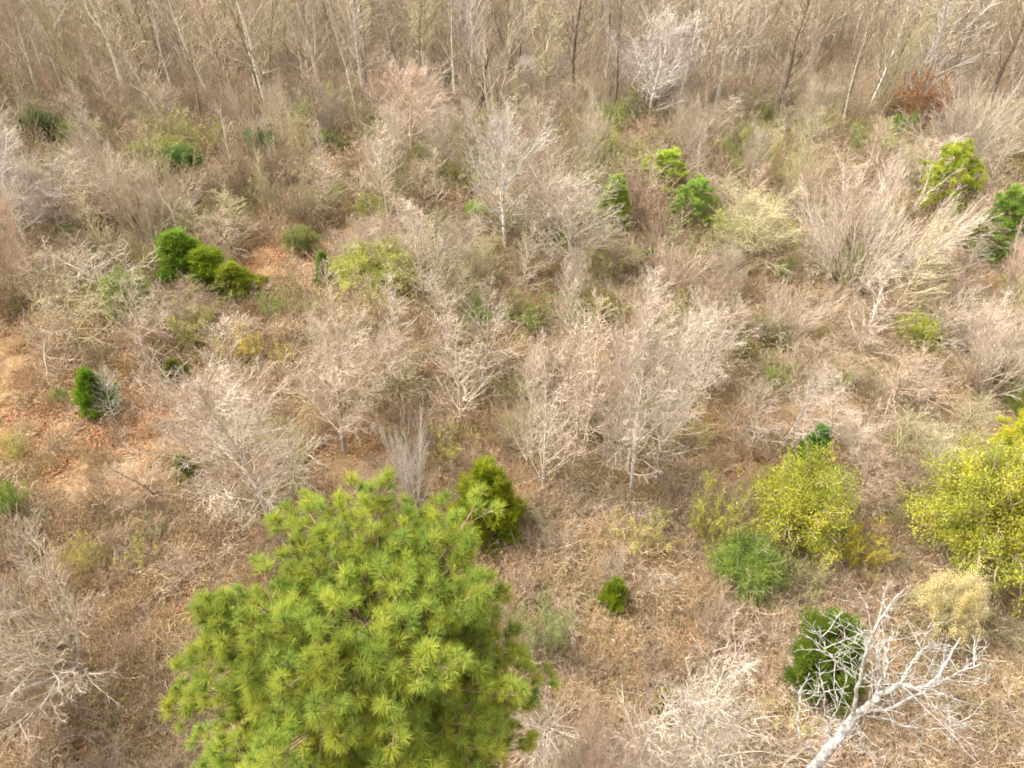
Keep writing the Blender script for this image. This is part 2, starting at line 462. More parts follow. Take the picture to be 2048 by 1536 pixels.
def mound(key, seed, H, W, nb, nleaf, size, sig):
    rng = np.random.RandomState(seed)
    g0, g1, g2 = Geo(), Geo(), Geo()
    d = norm(rng.normal(0, 1, (nb, 3))); d[:, 2] = np.abs(d[:, 2]) * 1.1 - .35
    rad = rng.uniform(.35, 1.0, nb) ** .6 * rng.uniform(.8, 1.15, nb)
    tip = d * rad[:, None] * np.array([W / 2, W / 2, H * .62]) * .86 + np.array([0, 0, H * .36])
    tip[:, 2] = np.maximum(tip[:, 2], .12)
    root = np.stack([rng.normal(0, .12, nb), rng.normal(0, .12, nb), np.zeros(nb)], -1)
    tt = np.linspace(0, 1, 6)[None, :, None]
    mid = np.stack([np.zeros(nb), np.zeros(nb), H * .25 * np.ones(nb)], -1)[:, None] * (4 * tt * (1 - tt)) * .6
    P = root[:, None] * (1 - tt) + tip[:, None] * tt + mid + rng.normal(0, .025, (nb, 6, 3))
    R = np.full((nb, 1), .016) * np.linspace(1, .35, 6)[None]
    tubes(g0, P, R, 4, rng.rand(nb))
    L = np.linalg.norm(tip - root, axis=1)
    S, D, LL, RR = branch(rng, P, R, L, dict(n=9, t=(.35, 1), a=(55, 35), l=.34, rr=.6, rmin=.006, lift=.15))
    LL = np.clip(LL, .1, .7)
    P2 = grow_path(rng, S, D, LL, 3, .15, .04)
    tubes(g1, P2, RR[:, None] * np.linspace(1, .6, 4)[None], 3, rng.rand(len(S)))
    lt = rng.rand(nb)
    idx = rng.randint(0, len(P2), nleaf); k = rng.randint(1, 4, nleaf)
    C = P2[idx, k] + rng.normal(0, sig, (nleaf, 3)) * np.array([1, 1, .8])
    C[:, 2] = np.maximum(C[:, 2], .03)
    near = np.argmin(((P2[:, -1][:, None] - tip[None]) ** 2).sum(-1), 1)
    thin = rng.rand(nb)[near][idx] < .8; few = rng.rand(nleaf) < .25; kp = thin | few
    C, idx = C[kp], idx[kp]; nleaf = len(C)
    leaves(g2, rng, C, size, ar=.62, flat=.2, tone=np.clip(lt[near][idx] * .5 + rng.rand(nleaf) ** 1.6 * .6, 0, 1))
    register(key, [("stems", g0.mesh(key + "_stems", M_BARK)), ("crown", g1.mesh(key + "_twigs", M_TWIG)), ("foliage", g2.mesh(key + "_leaves", M_LEAF))])
mound('leafy0', 500, 2.2, 3.2, 160, 110000, .031, .055)
mound('fuzzy1', 521, 2.2, 3.4, 150, 80000, .032, .06)
mound('leafy1', 501, 1.8, 2.8, 120, 60000, .032, .06)
leafy('leafy2', 502, 3.0, 20, 44, 42000, .055)
leafy('sparse0', 510, 2.2, 14, 50, 5000, .06)
leafy('sparse1', 511, 1.8, 16, 60, 6000, .055)
leafy('fuzzy0', 520, 2.4, 40, 62, 80000, .036, l2=.35)
leafy('rust0', 530, 4.0, 12, 40, 9000, .11)

# red cedars: lumpy cone of feathery sprays
def cedar(key, seed, H, W, shape, nspr):
    rng = np.random.RandomState(seed)
    g0, g1 = Geo(), Geo()
    P = grow_path(rng, np.array([[0, 0, -.05]]), np.array([[0, 0, 1.0]]), np.array([H * .97]), 8, .03, .02)
    tubes(g0, P, .06 * (1 - np.linspace(0, 1, 9)[None] * .9), 7, np.array([.5]))
    # lumps = small boughs
    nb = 80
    t = rng.rand(nb) ** 1.1 * .97; ph = rng.rand(nb) * TAU
    rad = shape(t) * W / 2 * rng.uniform(.5, 1.2, nb) * np.where(rng.rand(nb) < .15, 1.22, 1)
    tip = np.stack([np.cos(ph) * rad * .82, np.sin(ph) * rad * .82, t * H * .93 + .1], -1)
    root = np.stack([0 * t, 0 * t, np.maximum(.03, t * H * .93 - rad * .55)], -1)
    segs = 4; tt = np.linspace(0, 1, segs + 1)[None, :, None]
    BP = root[:, None] * (1 - tt) + tip[:, None] * tt + rng.normal(0, .02, (nb, segs + 1, 3))
    tubes(g0, BP, .016 * (1 - np.linspace(0, 1, segs + 1)[None] * .7) * np.ones((nb, 1)), 3, rng.rand(nb))
    which = rng.randint(0, nb, nspr)
    lump = rng.uniform(.09, .15, nb)[which] * W * (1 - .45 * t[which])
    o = rng.normal(0, 1, (nspr, 3)); o = norm(o) * (rng.rand(nspr, 1) ** .4) * lump[:, None] * np.array([1, 1, 1.1])
    c = tip[which] * rng.uniform(.72, 1.0, (nspr, 1)) + o
    c[:, 2] = np.maximum(c[:, 2], .05)
    out = norm(np.stack([c[:, 0], c[:, 1], np.full(nspr, .0)], -1) + 1e-4)
    D0 = norm(out * .75 + np.array([0, 0, .75]) + norm(o) * .5)
    k = 7
    B = np.repeat(c, k, 0) + rng.normal(0, .012, (nspr * k, 3))
    D = norm(np.repeat(D0, k, 0) + rng.normal(0, .45, (nspr * k, 3)))
    bt = rng.rand(nb)
    tone = np.clip(np.repeat(bt[which] * .45 + rng.rand(nspr) * .4, k) + rng.rand(nspr * k) * .2, 0, 1)
    needles(g1, rng, B, D, rng.uniform(.08, .20, nspr * k), .013, tone, droop=-.1)
    register(key, [("trunk", g0.mesh(key + "_trunk", M_BARK, True)), ("crown", g1.mesh(key + "_crown", M_NEEDLE))])
cedar('cedar0', 600, 3.0, 2.0, lambda t: np.sin(np.clip(t * .82 + .22, 0, 1) * math.pi) ** .8 * 1.0, 6500)
cedar('cedar1', 601, 3.0, 1.7, lambda t: np.clip(1.15 * (1 - t) ** .75, .05, 1) * np.clip(t * 8 + .5, 0, 1), 6000)
cedar('cedar2', 602, 2.4, 2.2, lambda t: np.sin(np.clip(t * .75 + .25, 0, 1) * math.pi) ** .55, 7500)

# pines
def pine(key, seed, H, zlow, prof, ntip, nl, nw, nneed, trunk_r, whorl=.42, per=5, sep=0.0, el_d=2.2, el0=60, n3=3, t2=.32):
    rng = np.random.RandomState(seed)
    g0, g1, g2 = Geo(), Geo(), Geo()
    TP = grow_path(rng, np.array([[0, 0, -.1]]), np.array([[0, 0, 1.0]]), np.array([H - .2]), 16, .018, .02)
    tubes(g0, TP, trunk_r * (1 - np.linspace(0, 1, 17)[None] * .9), 9, np.array([.4]))
    S, D, L, dep = [], [], [], []
    z = H - .35
    while z > zlow:
        d = H - z
        nb = per + rng.randint(0, 3)
        ph0 = rng.rand() * TAU
        for k in range(nb):
            ph = ph0 + k * TAU / nb + rng.normal(0, .2)
            r = prof(d) * rng.uniform(.72, 1.12)
            if rng.rand() < .06: continue
            el = math.radians(el0 - (el0 - 10) * min(1, d / el_d) + rng.normal(0, 6))
            f = min(15.99, (z + rng.normal(0, .06)) / (H - .1) * 16); i = int(f)
            p = TP[0, i] * (1 - f + i) + TP[0, i + 1] * (f - i)
            S.append(p); D.append([math.cos(ph) * math.cos(el), math.sin(ph) * math.cos(el), math.sin(el)]); L.append(r / max(.45, math.cos(el))); dep.append(d)
        z -= whorl * rng.uniform(.75, 1.25)
    S, D, L, dep = np.array(S), np.array(D), np.array(L), np.array(dep)
    P = grow_path(rng, S, D, L, 8, .07, .035)
    RR = (.009 + .008 * L)[:, None] * (1 - np.linspace(0, 1, 9)[None] * .72)
    tubes(g1, P, RR, 5, rng.rand(len(S)))
    # side shoots
    cfg = dict(n=ntip, t=(t2, .97), a=(52, 40), l=.36, env=lambda t: 1.25 - .85 * t, rr=.7, rmin=.008, p=.92)
    S2, D2, L2, R2 = branch(rng, P, RR, L, cfg)
    L2 = np.clip(L2, .16, 1.0)
    P2 = grow_path(rng, S2, norm(D2 + np.array([0, 0, .25 if t2 > .1 else .45])), L2, 4, .1, .06)
    RR2 = R2[:, None] * (1 - np.linspace(0, 1, 5)[None] * .5)
    tubes(g1, P2, RR2, 4, rng.rand(len(S2)))
    cfg = dict(n=n3, t=(.2, .95), a=(50, 40), l=.55, rr=.8, rmin=.007, p=.75)
    S3, D3, L3, R3 = branch(rng, P2, RR2, L2, cfg)
    L3 = np.clip(L3, .12, .4)
    P3 = grow_path(rng, S3, norm(D3 + np.array([0, 0, .35])), L3, 3, .1, .08)
    tubes(g1, P3, R3[:, None] * np.ones((1, 4)), 3, rng.rand(len(S3)))
    # tufts at every tip
    tips = [(P[:, -1], norm(P[:, -1] - P[:, -2])), (P2[:, -1], norm(P2[:, -1] - P2[:, -2])), (P3[:, -1], norm(P3[:, -1] - P3[:, -2])),
            (TP[:, -1], np.array([[0, 0, 1.0]]))]
    C = np.concatenate([a for a, _ in tips]); A = np.concatenate([b for _, b in tips])
    out_ = np.array([1., 1, .0]) * C; out_ = norm(out_ + 1e-6)
    A = norm(A + out_ * .35 + np.array([0, 0, .1]))
    keep = np.ones(len(C), bool)                       # shoots keep a little apart
    if sep > 0:
        for q in range(1, len(C)):
            dd = ((C[:q][keep[:q]] - C[q]) ** 2).sum(1)
            if dd.min() < sep * sep: keep[q] = False
        C, A = C[keep], A[keep]
    N = len(C); k = nneed
    A = norm(A + np.array([0, 0, .35]))
    tt = rng.rand(N, k)
    sh = .55 * nl                                       # needled length of shoot
    B = C[:, None] - A[:, None] * (tt[..., None] ** 1.3) * sh + A[:, None] * .02
    U, W = frame(A)
    phi = rng.rand(N, k) * TAU
    ang = np.radians(rng.uniform(12, 74, (N, k)) + 14 * tt)
    Dn = np.cos(ang)[..., None] * A[:, None] + np.sin(ang)[..., None] * (np.cos(phi)[..., None] * U[:, None] + np.sin(phi)[..., None] * W[:, None])
    ln = nl * rng.uniform(.75, 1.1, (N, k)) * rng.uniform(.7, 1.15, (N, 1))
    tuft = rng.rand(N)
    side = np.clip(.5 - C[:, 0] / 6, 0, 1)
    tone = np.clip((tuft * .65 + .12)[:, None] + rng.uniform(-.2, .3, (N, k)), 0, 1)
    needles(g2, rng, B.reshape(-1, 3), Dn.reshape(-1, 3), ln.ravel(), nw, tone.ravel(), droop=.18)
    register(key, [("trunk", g0.mesh(key + "_trunk", M_BARK, True)), ("limbs", g1.mesh(key + "_limbs", M_BARK, True)), ("crown", g2.mesh(key + "_needles", M_NEEDLE))])
    return N

nt_big = pine('bigpine', 700, 10.6, 5.6, lambda d: 2.05 * math.sqrt(1 - (1 - min(d + .3, 1.8) / 1.8) ** 2) + .07 * d, 11, .16, .0055, 100, .12, whorl=.22, per=8, sep=.085, el_d=1.2, el0=26, n3=5, t2=.08)
pine('ypine0', 701, 4.2, .6, lambda d: .25 + .36 * d if d < 2.6 else 1.2 - .15 * (d - 2.6), 4, .2, .014, 34, .06, whorl=.42)
pine('ypine1', 702, 3.6, .5, lambda d: .3 + .5 * d if d < 1.6 else 1.1, 4, .2, .014, 34, .05, whorl=.4)

# ------------------------------------------------------------------ placing
def place(kind, name, label, cat, x, y, sx, sz, rz, cols, group=None, lean=(0, 0)):
    root = bpy.data.objects.new(name, None)
    root.empty_display_size = .3
    sc.collection.objects.link(root)
    root.location = (x, y, float(gz(x, y)) - .02)
    root.rotation_euler = (lean[0], lean[1], rz)
    root.scale = (sx, sx, sz)
    root["label"] = label; root["category"] = cat
    if group: root["group"] = group
    parts = KIND[kind][0]
    for (pn, me) in parts:
        o = bpy.data.objects.new(pn, me)
        o.parent = root
        c = cols.get(pn, cols.get('*', (.3, .25, .2)))
        o.color = (*c, 1)
        sc.collection.objects.link(o)
    return root

PALE = {'trunk': (.41, .37, .325), 'stems': (.41, .37, .325), 'crown': (.43, .37, .305)}
WHITE = {'trunk': (.49, .46, .41), 'stems': (.49, .46, .41), 'crown': (.47, .435, .385)}
TAN = {'trunk': (.36, .31, .25), 'stems': (.36, .31, .25), 'crown': (.44, .37, .29)}
BROWN = {'trunk': (.24, .185, .135), 'stems': (.24, .185, .135), 'crown': (.34, .265, .195)}
PINK = {'trunk': (.44, .34, .26), 'stems': (.44, .34, .26), 'crown': (.45, .35, .275)}
OLIVE = {'trunk': (.30, .26, .17), 'stems': (.30, .26, .17), 'crown': (.40, .36, .22)}
DUSK = {'trunk': (.28, .22, .17), 'stems': (.28, .22, .17), 'crown': (.29, .215, .155)}
MOSS = {'trunk': (.26, .24, .16), 'stems': (.26, .24, .16), 'crown': (.29, .27, .16)}
DARK = {'trunk': (.09, .065, .05), 'crown': (.20, .15, .11)}
def green(c, w=(.34, .27, .19)):
    c = tuple(q * 1.2 for q in c)
    return {'trunk': (.2, .15, .1), 'stems': w, 'limbs': (.32, .22, .15), 'crown': w, 'foliage': c}
def ever(c):
    c = (c[0] * 1.35, c[1] * 1.2, c[2] * 1.5)
    return {'trunk': (.2, .14, .1), 'limbs': (.3, .2, .14), 'crown': c}

HAND = []
def put(kind, name, label, cat, bx, by, ty, wpx, cols, group=None, rz=None, lean=(0, 0)):
    """stand a plant where its foot shows at (bx,by); its top reaches row ty, its crown spans wpx"""
    x, y = at(bx, by)
    z = CAM_H - y * drop(ty)
    z = max(.3, z)
    parts, H, W = KIND[kind]
    w = wpx / px_per_m(x, y, z * .55)
    HAND.append((x, y, w, z, 'foliage' in [q[0] for q in parts] or 'cedar' in kind or 'ypine' in kind))
    return place(kind, name, label, cat, x, y, w / W, z / H, random.uniform(0, TAU) if rz is None else rz, cols, group, lean)

# --- the big pine (tip pixel -> axis position)
x, y = at(648, 1240, 10.6)
big_pine = place('bigpine', 'pine_tree', 'big bushy long-needled pine filling the lower centre, yellow-green from above', 'pine tree', x, y, .95, 1.0, .6, ever((.185, .265, .05)))

# --- cedars
C1, C2 = (.10, .17, .02), (.06, .13, .02)
put('cedar0', 'cedar_tree', 'bright green feathery cedar just right of the big pine top', 'cedar', 973, 1062, 912, 124, ever((.17, .24, .02)))
put('cedar2', 'cedar_tree', 'dense dark green rounded cedar behind the white dead branches', 'cedar', 1622, 1376, 1258, 124, ever((.09, .155, .025)))
put('cedar2', 'cedar_tree', 'small round cedar alone in brown weeds right of the big pine', 'cedar', 1226, 1212, 1157, 52, ever((.14, .22, .02)))
put('cedar0', 'cedar_tree', 'narrow green cedar beside pale twigs on the orange leaf clearing at left', 'cedar', 212, 832, 743, 66, ever((.10, .20, .02)))
put('cedar1', 'cedar_tree', 'tiny cone-shaped cedar left of the wide pale thicket above the big pine', 'cedar', 385, 972, 915, 44, ever((.13, .19, .03)))
put('cedar1', 'cedar_tree', 'tallest and leftmost of the three joined cedars on the left', 'cedar', 384, 576, 454, 120, ever((.10, .19, .025)))
put('cedar1', 'cedar_tree', 'middle one of the three joined cedars on the left', 'cedar', 430, 586, 492, 120, ever((.12, .195, .02)))
put('cedar1', 'cedar_tree', 'lowest and rightmost of the three joined cedars, olive tinted', 'cedar', 474, 598, 524, 100, ever((.14, .20, .025)))
put('cedar1', 'cedar_tree', 'blue-green cedar tip behind the yellow-green bush at right', 'cedar', 1612, 945, 855, 66, ever((.09, .20, .05)))
put('cedar0', 'cedar_tree', 'small dark cedar in the brush below the young pines', 'cedar', 1290, 562, 498, 44, ever((.09, .18, .02)))
put('cedar1', 'cedar_tree', 'little pale cedar touching the fuzzy light green bush', 'cedar', 655, 570, 502, 42, ever((.12, .20, .04)))
put('cedar0', 'cedar_tree', 'half hidden dark green cedar behind the thin twigs at bottom centre', 'cedar', 1318, 1440, 1378, 50, ever((.17, .18, .03)))
put('cedar0', 'cedar_tree', 'small dark cedar bush under the twiggy trees of the left clearing', 'cedar', 360, 772, 730, 46, ever((.10, .13, .03)))

# --- young pines
Y1 = (.17, .27, .05)
put('ypine0', 'pine_tree', 'slim young pine beside the pale oval-crowned bare tree', 'pine tree', 1222, 480, 352, 66, ever(Y1))
put('ypine1', 'pine_tree', 'bright young pine, furthest back of the three at centre right', 'pine tree', 1318, 400, 300, 88, ever((.21, .31, .05)))
put('ypine1', 'pine_tree', 'bushy young pine, rightmost of the three at centre right', 'pine tree', 1375, 460, 355, 80, ever((.16, .28, .06)))
put('ypine1', 'pine_tree', 'open young pine, the higher of the two by the right edge', 'pine tree', 1868, 440, 290, 100, ever((.21, .29, .04)))
put('ypine0', 'pine_tree', 'dark young pine, the lower of the two by the right edge', 'pine tree', 1962, 530, 372, 88, ever((.14, .25, .05)))
put('ypine1', 'pine_tree', 'yellow-green pine sapling behind the big yellow bush at right', 'pine tree', 2003, 960, 840, 105, ever((.28, .33, .03)))

# --- leafy shrubs
YG, GG, DG = (.29, .31, .06), (.17, .26, .06), (.05, .11, .025)
S = [
 ('fuzzy1', 'leafy_shrub', 'fuzzy pale green bush beside the little clearing', 752, 585, 490, 165, (.34, .38, .13)),
 ('leafy1', 'leafy_shrub', 'yellow-green bush in front of the blue-green cedar tip', 1572, 1075, 918, 160, YG),
 ('sparse1', 'leafy_shrub', 'thin yellowish wing of bush left of the yellow-green bush', 1418, 1085, 960, 130, (.30, .32, .06)),
 ('leafy0', 'leafy_shrub', 'largest yellow and green bush at the right edge', 1925, 1130, 920, 245, YG),
 ('leafy2', 'leafy_shrub', 'green back half of the big bush, cut by the right edge', 2045, 1095, 925, 150, (.24, .31, .05)),
 ('sparse1', 'leafy_shrub', 'bright yellow bushlet low between the two yellow-green bushes', 1705, 1130, 1052, 95, (.42, .40, .04)),
 ('leafy1', 'leafy_shrub', 'dull green bush below the yellow-green bush', 1478, 1165, 1090, 110, (.14, .21, .05)),
 ('sparse0', 'leafy_shrub', 'small greyish green bush right of the dull green bush', 1602, 1190, 1105, 80, (.27, .33, .14)),
 ('fuzzy1', 'leafy_shrub', 'pale sage grey bush behind the white dead branches', 1868, 1255, 1145, 118, (.43, .40, .27)),
 ('sparse0', 'leafy_shrub', 'pale lime leafed bush in weeds left of the big pine', 285, 1130, 1085, 80, (.40, .42, .12)),
 ('sparse1', 'leafy_shrub', 'low leafy briar patch left of the pale lime bush', 190, 1150, 1080, 80, (.30, .30, .10)),
 ('leafy2', 'leafy_shrub', 'green bush at the left edge above the pale leaning twigs', 38, 1045, 955, 70, (.16, .26, .05)),
 ('sparse0', 'leafy_shrub', 'thin light green bush at the left edge over brown leaves', 42, 920, 855, 66, (.28, .33, .09)),
 ('sparse1', 'leafy_shrub', 'deep green vine clump climbing beside the right side of the big pine', 1095, 1310, 1195, 110, (.17, .25, .10)),
 ('sparse1', 'leafy_shrub', 'light green vines under the pale trees at the picture centre', 1052, 650, 578, 120, (.17, .23, .07)),
 ('leafy2', 'leafy_shrub', 'green vines wrapped round the slim centre tree', 965, 655, 590, 75, (.15, .27, .05)),
 ('sparse1', 'leafy_shrub', 'pale green vine mass right of the centre vines', 1165, 655, 580, 110, (.21, .26, .10)),
 ('sparse0', 'leafy_shrub', 'yellow-green leafy tip at the right end of the centre vines', 1222, 655, 610, 50, (.30, .36, .06)),
 ('leafy2', 'leafy_shrub', 'deep green bush at the foot of the wood, left of centre', 535, 325, 240, 78, (.07, .17, .05)),
 ('leafy1', 'leafy_shrub', 'yellow-tipped green bush near the foot of the wood at far left', 168, 305, 240, 84, (.17, .23, .05)),
 ('leafy0', 'leafy_shrub', 'darkest evergreen bush near the far left edge', 95, 310, 222, 84, (.05, .085, .03)),
 ('leafy1', 'leafy_shrub', 'spreading yellow-green bush below the leaning pale trunks', 325, 340, 275, 100, (.22, .25, .08)),
 ('leafy0', 'leafy_shrub', 'dark green bush right of the spreading yellow-green bush', 378, 355, 290, 70, (.07, .15, .04)),
 ('sparse1', 'leafy_shrub', 'olive brown bush under the pair of leaning pale trunks', 425, 315, 240, 90, (.22, .23, .10)),
 ('leafy2', 'leafy_shrub', 'small green bush on a thin trunk right of the deep green bush', 645, 310, 250, 46, (.13, .23, .06)),
 ('leafy2', 'leafy_shrub', 'thin vine column on a grey stem left of centre', 690, 320, 255, 34, (.15, .22, .06)),
 ('leafy0', 'leafy_shrub', 'little green bush in the rosy twigs above centre', 776, 315, 268, 44, (.14, .24, .06)),
 ('leafy1', 'leafy_shrub', 'bluish green bush in shade at the foot of the wood near the dark tree', 895, 190, 140, 40, (.05, .11, .05)),
 ('sparse0', 'leafy_shrub', 'olive green vine-covered bush in front of the white forked tree', 1220, 280, 190, 76, (.20, .26, .06)),
 ('leafy2', 'leafy_shrub', 'glossy bright green bush under the orange-leafed tree', 1785, 285, 218, 66, (.12, .24, .05)),
 ('leafy1', 'leafy_shrub', 'dark green bush between the orange-leafed tree and the bright bush', 1768, 245, 190, 44, (.05, .11, .04)),
 ('leafy2', 'leafy_shrub', 'grey-green bush in the wood edge at upper right', 1690, 215, 160, 46, (.12, .21, .09)),
 ('sparse1', 'leafy_shrub', 'mossy pale green thicket at upper right', 1735, 320, 250, 130, (.23, .29, .13)),
 ('leafy0', 'leafy_shrub', 'lime green shrub under the tall pale tree near centre', 955, 450, 412, 52, (.24, .35, .06)),
 ('sparse0', 'leafy_shrub', 'mossy light green shrub left of the tall pale tree', 935, 400, 315, 90, (.27, .33, .12)),
 ('sparse1', 'leafy_shrub', 'green leafy patch right below the three joined cedars', 552, 640, 580, 60, (.17, .27, .07)),
 ('leafy1', 'leafy_shrub', 'patchy green bush hanging under thorny crowns at left', 272, 640, 545, 80, (.22, .29, .09)),
 ('sparse1', 'leafy_shrub', 'light olive bush left of the patchy green bush', 208, 600, 545, 80, (.28, .32, .11)),
 ('leafy2', 'leafy_shrub', 'small vivid green vine patch near the left edge', 145, 490, 445, 50, (.17, .29, .07)),
 ('leafy1', 'leafy_shrub', 'green vines round the trunk at the left edge', 20, 490, 440, 50, (.13, .24, .07)),
 ('sparse1', 'leafy_shrub', 'golden yellow leafed bush above the wide pale thicket', 495, 730, 660, 100, (.36, .30, .09)),
 ('sparse0', 'leafy_shrub', 'yellow-green bush right of the golden yellow bush', 575, 740, 670, 55, (.34, .34, .08)),
 ('sparse1', 'leafy_shrub', 'green bush at the foot of bare saplings at right', 1545, 790, 728, 86, (.20, .29, .08)),
 ('sparse0', 'leafy_shrub', 'rich green bush right of the saplings on the right slope', 1658, 790, 715, 70, (.15, .27, .04)),
 ('leafy1', 'leafy_shrub', 'lime vines climbing thin stems at right', 1825, 700, 640, 76, (.33, .38, .06)),
 ('sparse0', 'leafy_shrub', 'mossy yellow-green crown of low bush right of the young pines', 1505, 500, 385, 150, (.34, .38, .07)),
 ('fuzzy0', 'leafy_shrub', 'greyed green shrub at the foot of the wide fanning tree', 1680, 580, 490, 76, (.22, .29, .10)),
 ('leafy2', 'leafy_shrub', 'green shrub left of the trunk of the wide fanning tree', 1560, 570, 505, 50, (.22, .31, .10)),
 ('sparse1', 'leafy_shrub', 'dark olive bush beneath the dark young pine', 1858, 560, 500, 56, (.12, .17, .04)),
 ('leafy1', 'leafy_shrub', 'yellow-green bush cut by the right edge, high up', 2025, 585, 545, 46, (.33, .40, .05)),
 ('leafy0', 'leafy_shrub', 'dull green bush cut by the right edge, above the pine sapling', 2030, 830, 760, 66, (.17, .22, .05)),
 ('leafy2', 'leafy_shrub', 'shaded dark green bush right of the pale twiggy round crown', 1478, 740, 665, 50, (.14, .18, .04)),
 ('sparse0', 'leafy_shrub', 'pale yellow-green weeds behind the small branching pale tree', 900, 905, 840, 110, (.40, .40, .12)),
 ('sparse1', 'leafy_shrub', 'bright green shoots under the white dead trees at bottom', 1375, 1525, 1450, 80, (.33, .40, .08)),
 ('sparse0', 'leafy_shrub', 'pale yellowish leafed bush in weeds left of the yellow-green bush', 1280, 1090, 1020, 130, (.40, .40, .13)),
 ('leafy2', 'leafy_shrub', 'green tuft among the stems of the tall slender trees', 1182, 880, 815, 30, (.14, .20, .05)),
 ('sparse0', 'leafy_shrub', 'lime vine on a leaning stem near the lower edge of the right thicket', 1398, 880, 838, 60, (.38, .42, .10)),
 ('sparse1', 'leafy_shrub', 'faint green bush behind the golden yellow bush', 395, 700, 620, 100, (.30, .33, .11)),
 ('leafy1', 'leafy_shrub', 'shaded green hollow bush at the foot of the brown thicket', 610, 505, 450, 60, (.16, .19, .07)),
 ('sparse0', 'leafy_shrub', 'green patch of briars left of the tall grey sapling near centre', 985, 520, 465, 50, (.28, .30, .09)),
 ('leafy2', 'leafy_shrub', 'tiny green shrub left of the narrow cedar', 130, 805, 770, 40, (.17, .25, .08)),
]
for (k, n, lab, bx, by, ty, w, c) in S:
    put(k, n, lab, 'shrub', bx, by, ty, w, green(c))
put('rust0', 'oak_tree', 'young tree holding rusty orange leaves at the wood edge, upper right', 'tree', 1832, 265, 130, 105, green((.25, .145, .085), (.34, .26, .19)))
put('rust0', 'oak_tree', 'low bush with rusty leaves left of the orange-leafed tree', 'tree', 1778, 250, 170, 60, green((.24, .14, .08), (.34, .26, .19)))

